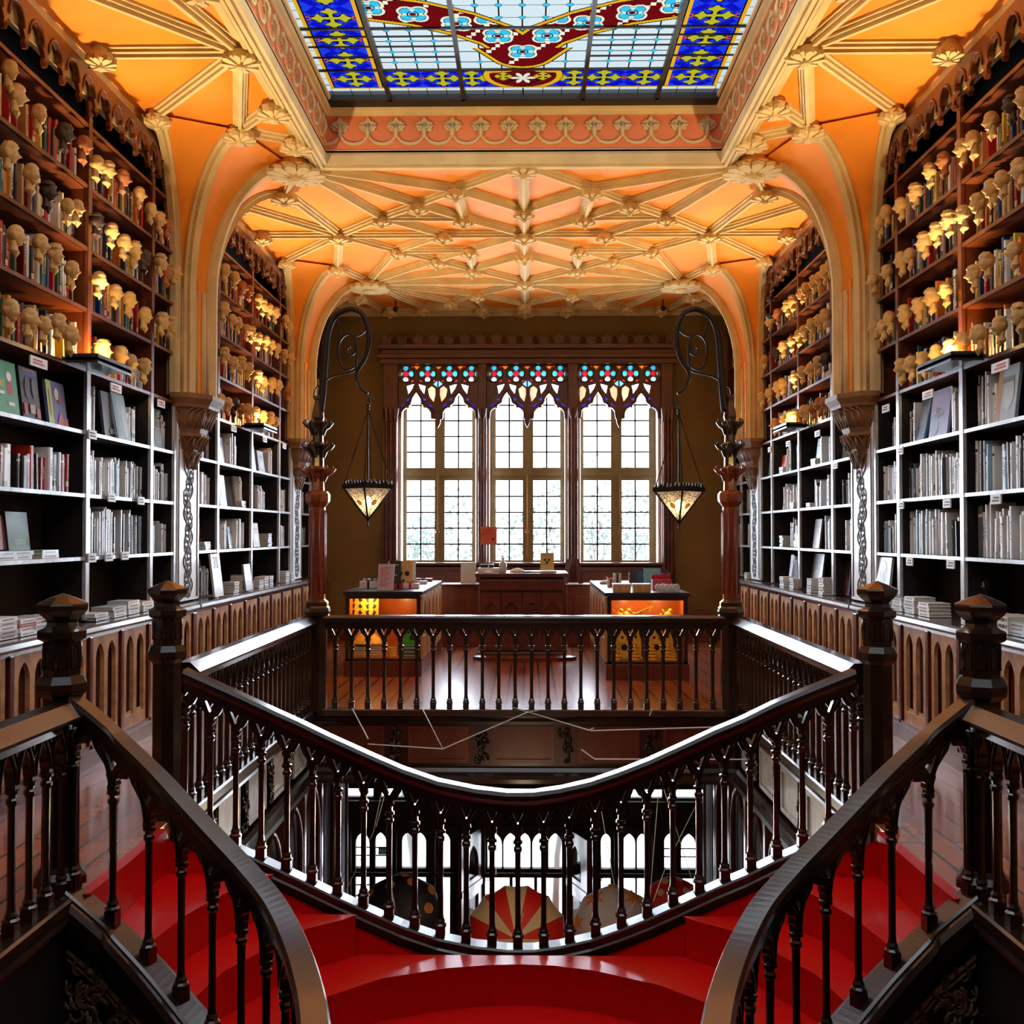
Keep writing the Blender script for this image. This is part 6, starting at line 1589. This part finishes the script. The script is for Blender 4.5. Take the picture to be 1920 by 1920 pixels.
def cone(x, y, h, label):
    m = MB(); m.lathe([(.065, 0), (.065, .015), (.05, .02), (.02, h * .7), (.008, h)], n=14)
    for k in range(5): m.lathe([(.06 - .010 * k, .04 + k * h * .16), (.068 - .010 * k, .05 + k * h * .16), (.052 - .010 * k, .06 + k * h * .16)], n=10)
    m.build('cone_ornament', 'gold_gift', None, (x, y, .245), label=label, cat='ornament', group='golden cones in the right niche')
for u, h, t in ((1155, .36, 'tallest, at the inner end'), (1190, .26, 'before the first castle'), (1223, .26, 'between the castles'), (1252, .28, 'before the second castle'), (1262, .16, 'smallest, at the outer end')): cone(px(u, 1235, 13.72)[0], 13.74, h, 'golden cone ornament, ' + t)
e = empty('lattice_figure', 'golden wooden lattice toy standing across the top of the right niche', 'ornament', (px(1200, 1150, 13.75)[0], 13.75, .245 + .55))
m = MB()
for a, b in (((-.12, .02), (.16, .15)), ((.16, .15), (.02, -.02)), ((-.10, .06), (-.02, .04)), ((.0, .02), (.05, .1))): m.tube([(a[0], 0, a[1]), (b[0], 0, b[1])], .012, 5)
m.build('crossed_sticks', 'gold_gift', e)
m = MB(); m.lathe([(0, -.05), (.04, -.04), (.045, 0), (.02, .03), (0, .04)], n=10, smooth=True); m.build('figure_body', 'gold_gift', e)
for u, w_ in ((1160, 'round golden toy bear'), (1175, 'small golden bird toy'), (1253, 'golden toy bird with a stick tail')):
    x = px(u, 1148, 13.8)[0]; e = empty('wooden_toy', w_ + ' high in the right niche', 'toy', (x, 13.8, .78))
    m = MB(); m.lathe([(0, 0), (.05, .01), (.06, .05), (.03, .09), (0, .1)], n=10, smooth=True); m.lathe([(0, .08), (.03, .09), (.03, .12), (0, .135)], .03, 0, 8, smooth=True); m.build('toy_body', 'gold_gift', e)
    m = MB(); m.tube([(-.03, 0, .05), (-.08, 0, .12)], .007, 4); m.build('tail', 'gold_gift', e)
# glass shelf carrying the small toys
e = empty('niche_shelf', 'thin clear shelf inside the right table niche', 'shelf', (1.6, 13.85, .76)); m = MB(); m.box(-.47, .47, -.15, .3, 0, .012); m.build('board', 'plastic_clear', e)
# things on the left table
ZT2 = 1.132
def gift(x, y, w, d, h, mt, label, rz=0, z=ZT2):
    e = empty('gift_box', label, 'gift box', (x, y, z)); e.rotation_euler = (0, 0, rz)
    m = MB(); m.box(-w / 2, w / 2, -d / 2, d / 2, 0, h); m.build('wrapping', 'paper' if mt != 'gift_red' else 'gift_red', e, bevel=.003)
    r = 'gift_red' if mt == 'paper_red' else 'ink'
    m = MB(); m.box(-.015, .015, -d / 2 - .002, d / 2 + .002, 0, h + .002); m.box(-w / 2 - .002, w / 2 + .002, -.015, .015, 0, h + .002)
    for sg in (-1, 1): m.tube([(0, 0, h), (sg * .03, .01, h + .035), (sg * .06, 0, h + .02), (sg * .03, -.01, h + .004), (0, 0, h)], .007, 5)
    m.build('ribbon', r, e)
P_ = lambda u, v, z: pxz(u, v, z)
for i, (u, v, w, h, mt, lab) in enumerate(((692, 1103, .24, .10, 'paper', 'cream gift box with black ribbon at the front corner of the left table'), (711, 1103, .16, .10, 'paper', 'narrow cream gift box with black ribbon beside the price card'), (748, 1103, .14, .07, 'gift_red', 'red gift box with ribbon beside the price card'), (770, 1103, .24, .07, 'paper_red', 'cream gift box with red ribbon at the front of the left table'),
                                           (700, 1092, .3, .06, 'paper', 'flat gift box with black bow farther back on the left table'), (782, 1095, .3, .05, 'paper_red', 'flat gift box with red bow, right edge of the left table'), (800, 1087, .3, .05, 'gift_red', 'flat red gift box toward the far edge of the left table'), (770, 1090, .2, .05, 'paper', 'small gift box behind the red one on the left table'))):
    q = P_(u, v, ZT2); gift(q[0], min(16.7, max(TL[2] + .1, q[1])), w, .16, h, mt, lab)
q = P_(731, 1104, ZT2); placard(q[0], TL[2] + .1, ZT2, .22, .36, -.1, 'clear stand with a printed pink price list on the left table', 'price_pink', lines=12, tm='red_ink', lean=.22)
q = P_(757, 1095, ZT2); placard(q[0] + .03, 14.6, ZT2, .16, .38, .2, 'black and white book standing upright on the left table', 'black_board', lean=.1, lines=2, tm='white_card', cat='book', name='standing_book')
placard(q[0] + .13, 14.7, ZT2, .26, .38, -.1, 'cream cover with dark line drawing standing on the left table', 'cream_plaster', lean=.12, blot=[(-.05, .2, .035), (.05, .2, .035), (0, .1, .02)], cat='book', name='standing_book')

placard(q[0] + .05, 15.2, ZT2, .4, .36, 0, 'blue-white magazine standing behind the others on the left table', 'plastic_clear', lean=.1, cat='magazine', name='magazine', lines=3)
# things on the right table
ZT3 = 1.132
for i, (u, v, lab) in enumerate(((1164, 1109, 'orange boxed set at the front left of the right table'), (1201, 1109, 'orange boxed set beside the white rolls on the right table'))):
    q = P_(u, v, ZT3); e = empty('boxed_set', lab, 'box', (q[0], TR[2] + .14, ZT3)); m = MB(); m.box(-.115, .115, -.1, .1, 0, .09); m.build('box_body', 'tan_wood', e, bevel=.003); m = MB(); m.box(-.12, .12, -.105, .105, .09, .11); m.build('lid', 'white_card', e, bevel=.003)
for i, (u, lab) in enumerate(((1223, 'first'), (1231, 'second'), (1239, 'third'), (1248, 'fourth'), (1256, 'last'))):
    q = P_(u, 1105, ZT3); m = MB(); m.lathe([(.0, -.012), (.048, -.012), (.052, -.006), (.052, .006), (.048, .012), (0, .012)], n=20); o = m.build('round_tin', 'white_card', None, (q[0], TR[2] + .12, ZT3 + .053), label=f'round white tin standing on edge on the right table, {lab} of the row', cat='tin', group='round white tins'); o.rotation_euler = (radians(90), 0, .4)
for i, (u, v, w, h, mt, lab) in enumerate(((1172, 1088, .1, .16, 'gift_red', 'red bow parcel standing left on the right table'), (1187, 1086, .12, .18, 'gift_red', 'taller red bow parcel second on the right table'), (1208, 1085, .14, .17, 'gift_red', 'dark red parcel in the middle of the right table'), (1222, 1085, .14, .16, 'gift_red', 'red parcel beside the red box, right table'), (1145, 1100, .1, .12, 'paper_red', 'small patterned parcel at the left edge of the right table'), (1153, 1092, .12, .16, 'paper', 'grey patterned parcel behind the orange boxes'))):
    q = P_(u, v, ZT3); gift(q[0], max(TR[2] + .35, min(16, q[1])), w, .12, h, mt, lab)
e = empty('red_box', 'open red box with white figures at the far right of the right table', 'box', (px(1240, 1085, 14.3)[0], 14.3, ZT3)); m = MB(); m.box(-.13, .13, -.08, .08, 0, .14); m.build('box_body', 'gift_red', e, bevel=.003)
m = MB(); m.box(-.13, .13, .06, .08, .14, .2); m.build('lid', 'gift_red', e)
vs, fs = text_mesh('PL', .07); m = MB(); m.M = Matrix.Translation((.02, -.082, .07)) @ XZ; m.add(vs, fs); m.M = None; m.build('lettering', 'white_card', e)
placard(px(1202, 1070, 15.6)[0], 15.6, ZT3, .32, .22, 0, 'dark screen in a white frame at the back of the right table', 'black_board', lean=.1, name='screen', cat='screen')
placard(px(1223, 1068, 15.2)[0], 15.2, ZT3, .24, .26, 0, 'light blue box front standing at the back of the right table', 'box_blue', lean=.05, lines=2, tm='white_card')
m = MB(); m.lathe([(.0, 0), (.09, 0), (.10, .02), (.07, .05), (0, .06)], n=14, smooth=True); m.build('folded_hat', 'paper', None, (px(1125, 1085, 16)[0] + .08, 15.9, ZT3), label='pale folded hat at the desk-side corner of the right table', cat='hat')
# low cupboard by the back wall
e = empty('low_cupboard', 'low brown cupboard against the back wall near the right column', 'cupboard', (px(1307, 1140, 18.4)[0], 18.5, 0)); m = MB(); m.box(-.25, .25, -.1, .4, 0, .52); m.build('body', 'desk_wood', e, bevel=.01); m = MB(); m.box(-.20, .20, -.12, -.10, .08, .46); m.build('door', 'desk_wood', e, bevel=.008)

# ================================================================ BELOW THE GALLERY
# hanging umbrellas
def umbrella(u, v, Y, R, mats, label, spots=None, tilt=0, ribs=8):
    p = px(u, v, Y); e = empty('hanging_umbrella', label, 'umbrella', (p[0], Y, p[2])); e.rotation_euler = (radians(68), 0, tilt)
    n = ribs; sub = 4; rows = 9
    for w in range(len(mats)):
        m = MB()
        for k in range(n):
            if k % len(mats) != w: continue
            vs = []
            for j in range(rows + 1):
                ph = pi / 2 * (1 - j / rows) ; r = R * cos(ph); z = R * .62 * sin(ph)
                for i in range(sub + 1):
                    a = 2 * pi * (k + i / sub) / n; q = 1 - .05 * sin(pi * i / sub) * (j / rows); vs.append((r * q * cos(a), r * q * sin(a), z))
            fs = [(j * (sub + 1) + i, (j + 1) * (sub + 1) + i, (j + 1) * (sub + 1) + i + 1, j * (sub + 1) + i + 1) for j in range(rows) for i in range(sub)]
            m.add(vs, fs, 0, None, True)
        cn_ = m.build('canopy_panels' if len(mats) > 1 else 'canopy', mats[w], e)
    if spots:
        mt, L_ = spots
        for az, el, rr, pn in L_:
            c = Vector((R * cos(el) * cos(az), R * cos(el) * sin(az), R * .62 * sin(el))); nn = Vector((c.x, c.y, c.z / .38)).normalized(); t1 = nn.cross(Vector((0, 0, 1))).normalized(); t2 = nn.cross(t1)
            P2 = []
            for q in range(20 if pn == 0 else pn * 2):
                k_ = 20 if pn == 0 else pn * 2; a = 2 * pi * q / k_; r2 = rr if pn == 0 or q % 2 == 0 else rr * .42
                d_ = c + t1 * r2 * cos(a) + t2 * r2 * sin(a); g = math.sqrt((d_.x / R) ** 2 + (d_.y / R) ** 2 + (d_.z / (R * .62)) ** 2); P2.append(d_ / g * 1.012)
            cc = c * 1.014
            m = MB(); m.add([cc] + P2, [(0, i + 1, (i + 1) % len(P2) + 1) for i in range(len(P2))]); m.build('painted_spot', mt, cn_)
    m = MB(); m.tube([(0, 0, -R * .55), (0, 0, R * .66)], .012, 6); m.build('stick', 'ink', e)
    for k in range(2):
        m = MB(); a = (-.25, .3)[k]
    m = MB(); m.tube([(0, 0, R * .66), (.1, .25, R * .66 + 1.6)], .004, 4); m.build('hanging_cord', 'cord_white', e)
umbrella(968, 1762, 14.0, .70, ['umbrella_red', 'umbrella_cream'], 'red and cream striped umbrella hanging below the landing railing', ribs=14)
umbrella(752, 1722, 14.5, .60, ['umbrella_black'], 'black umbrella with orange dots hanging below, beside the striped one', ('umbrella_orange', [(1.9, .75, .07, 0), (1.25, .62, .07, 0), (1.5, .35, .06, 0), (2.5, .5, .07, 0), (.7, .4, .07, 0), (.3, .8, .07, 0)]))
umbrella(1152, 1742, 14.2, .57, ['umbrella_lilac'], 'lilac umbrella with orange stars hanging below the landing railing', ('umbrella_orange', [(2.2, .6, .17, 6), (1.0, .6, .17, 6), (1.6, .25, .12, 6), (.2, .5, .13, 6), (3.0, .4, .15, 6)]))
umbrella(1262, 1700, 15.6, .44, ['umbrella_red'], 'red umbrella with pale dots hanging behind the lilac one', ('umbrella_cream', [(1.9, .6, .05, 0), (1.3, .5, .05, 0), (.9, .9, .05, 0), (2.4, .9, .05, 0)]))
# string figures stretched across the well
def strings(label, polys, Y, r=.006):
    e = empty('string_ornament', label, 'decoration', (0, Y, -.5))
    for L_ in polys:
        q = [Vector(px(u, v, y)) - e.location for u, v, y in L_]; m = MB(); m.tube(q, r, 5, smooth=False); m.build('cord', 'cord_white', e)
strings('white cords zigzagging across the well under the far railing', [[(660, 1328, 11.2), (690, 1385, 10.2)], [(790, 1325, 11.2), (830, 1404, 9.8), (990, 1335, 10.8), (1008, 1332, 11)], [(690, 1395, 10), (830, 1404, 9.8)], [(960, 1326, 11.2), (1105, 1369, 10), (1113, 1365, 10)], [(1108, 1370, 10), (1380, 1362, 9.5)], [(1090, 1405, 9), (1115, 1423, 9), (1400, 1424, 9)], [(1222, 1330, 11), (1218, 1342, 11)]], 10)
strings('loose white cords hanging through the lower hall', [[(735, 1440, 12.5), (705, 1550, 13)], [(725, 1440, 12.5), (700, 1560, 13), (640, 1690, 13.5)], [(686, 1460, 13), (682, 1680, 13.5)], [(1235, 1480, 12.5), (1218, 1690, 13)], [(1245, 1480, 12.5), (1310, 1690, 13)], [(1310, 1500, 13), (1250, 1620, 13), (1225, 1690, 13)], [(931, 1520, 13), (930, 1640, 13)], [(1125, 1505, 13), (1152, 1660, 13.4)]], 13, .005)
# bookcases of the ground floor, either side
for s in (-1, 1):
    e = empty('lower_bookcase', f'dark ground-floor bookcase with arched tops seen through the {SIDE[s]} of the well', 'bookcase', (s * 3.0, 8, -7))
    m = MB(); m.box(min(s * 3.0, s * 3.4), max(s * 3.0, s * 3.4), 8, 17.5, -7, -1.0); local(e, m).build('carcass', 'back_wood', e)
    m = MB()
    for k in range(8):
        y = 8.2 + k * 1.15; m.box(min(s * 2.92, s * 3.0), max(s * 2.92, s * 3.0), y, y + .1, -7, -1.0)
        m.M = wall_M(s, s * 2.96, (y + .6), 0); m.tube([(a, b, .02) for a, b in lancet(0, -6, -1.6, .42, 6)], .03, 5, closed=True); m.M = None
    local(e, m).build('arched_frame', 'case_wood', e)
    m = MB()
    rr2 = random.Random(2)
    for k in range(6):
        for j in range(20):
            y = 8.35 + k * 1.15 + j * .045; z = -3.2
            for z in (-3.3, -3.9, -4.5, -5.1, -5.7):
                c = rr2.choice(PAL_UP + PAL_LO); m.box(min(s * 2.97, s * 3.0), max(s * 2.97, s * 3.0), y, y + .035, z, z + rr2.uniform(.22, .32), 0, c)
    local(e, m).build('rows_of_spines', 'book_cover', e, kind='stuff')
# ================================================================ OUTSIDE: bare trees beyond the window
def tree(x, y, h, seed, label, leafy):
    e = empty('garden_tree', label, 'tree', (x, y, -7)); r = random.Random(seed); m = MB(); tips = []
    def br(p, d, L_, rad, dep):
        q = [p]; dd = d.copy()
        for i in range(4):
            dd = (dd + Vector((r.uniform(-.15, .15), r.uniform(-.15, .15), r.uniform(-.05, .12)))).normalized(); q.append(q[-1] + dd * L_ / 4)
        m.tube(q, [rad * (1 - .1 * i) for i in range(5)], 5); tips.append(q[-1])
        if dep:
            for _ in range(3): br(q[r.choice((2, 3, 4))], (dd + Vector((r.uniform(-.7, .7), r.uniform(-.3, .3), r.uniform(.0, .5)))).normalized(), L_ * .66, rad * .55, dep - 1)
    br(Vector((0, 0, 0)), Vector((0, 0, 1)), h * .5, .09, 4)
    m.build('branches', 'bark_outside', e)
    if leafy:
        m = MB()
        for t in tips:
            for _ in range(leafy):
                c = t + Vector((r.gauss(0, .35), r.gauss(0, .35), r.gauss(0, .3))); a = r.uniform(0, 6.28); w = .05
                m.add([c + Vector((w * cos(a), 0, w * sin(a))), c + Vector((-w * sin(a), .02, w * cos(a))), c - Vector((w * cos(a), 0, w * sin(a))), c + Vector((w * sin(a), -.02, -w * cos(a)))], [(0, 1, 2, 3)])
        m.build('leaves', 'leaf_outside', e)
tree(-2.6, 25, 9.6, 1, 'leafy garden tree outside the left casement', 6)
tree(-1.0, 27, 10.0, 4, 'bare branching tree outside the first window', 1)
tree(.7, 25, 9.8, 5, 'leafy garden tree outside the middle window', 8)
tree(1.9, 27, 9.6, 8, 'thin leafy tree outside the third window', 3)

point('hall_fill', (0, 11.9, -1.3), 60, (1, .75, .45), .15); point('hall_fill', (0, 8.6, -1.6), 40, (1, .75, .45), .15)  # unseen fill lights added to brighten the umbrellas and the lower hall

# small fittings
for u, v, lab in ((742, 566, 'small black spotlight on the ceiling boss left of the window'), (1243, 566, 'small black spotlight on the ceiling boss right of the window')):
    p = px(u, v, 18.2); e = empty('spotlight', lab, 'spotlight', (p[0], 18.2, 5.90)); m = MB(); m.tube([(0, 0, .08), (0, 0, -.04)], .012, 6); m.build('stem', 'ink', e); m = MB(); m.tube([(-.0, .05, -.05), (0, -.06, -.09)], [.035, .045], 10); m.build('lamp_body', 'ink', e)
for v, lab in ((560, 'upper chrome spotlight on the right wall past the pier'), (592, 'lower chrome spotlight on the right wall past the pier')):
    p = pxw(1443, v, 3.55); e = empty('spotlight', lab, 'spotlight', p); m = MB(); m.tube([(.12, 0, 0), (0, 0, 0)], .012, 6); m.build('bracket', 'ink', e); m = MB(); m.lathe([(0, -.05), (.04, -.04), (.05, 0), (.045, .03), (0, .035)], n=12, smooth=True); m.build('lamp_body', 'ink', e)
m = MB(); m.box(-.09, .09, -.01, .01, -.02, .02); m.build('sensor', 'white_card', None, (-.10, 11.18, 6.50), label='small white sensor clipped to the roof frame above the frieze', cat='sensor')

e = empty('street_sign', 'small framed sign lettered Porta hanging outside the lower street window', 'sign', (gx(714), 19.45, gz(1606)))
m = MB(); m.box(-.10, .10, -.01, .01, -.06, .06); m.build('board', 'sign_teal', e); m = MB(); 
for a_ in ((-.105, .105, .055, .07), (-.105, .105, -.07, -.055)): m.box(a_[0], a_[1], -.015, .015, a_[2], a_[3])
m.build('rim', 'white_card', e)
vs, fs = text_mesh('Porta.', .07); m = MB(); m.M = Matrix.Translation((0, -.013, 0)) @ XZ; m.add(vs, fs); m.M = None; m.build('lettering', 'white_card', e)
m = MB(); m.tube([(0, 0, .06), (0, 0, .35)], .005, 4); m.build('hanger', 'ink', e)
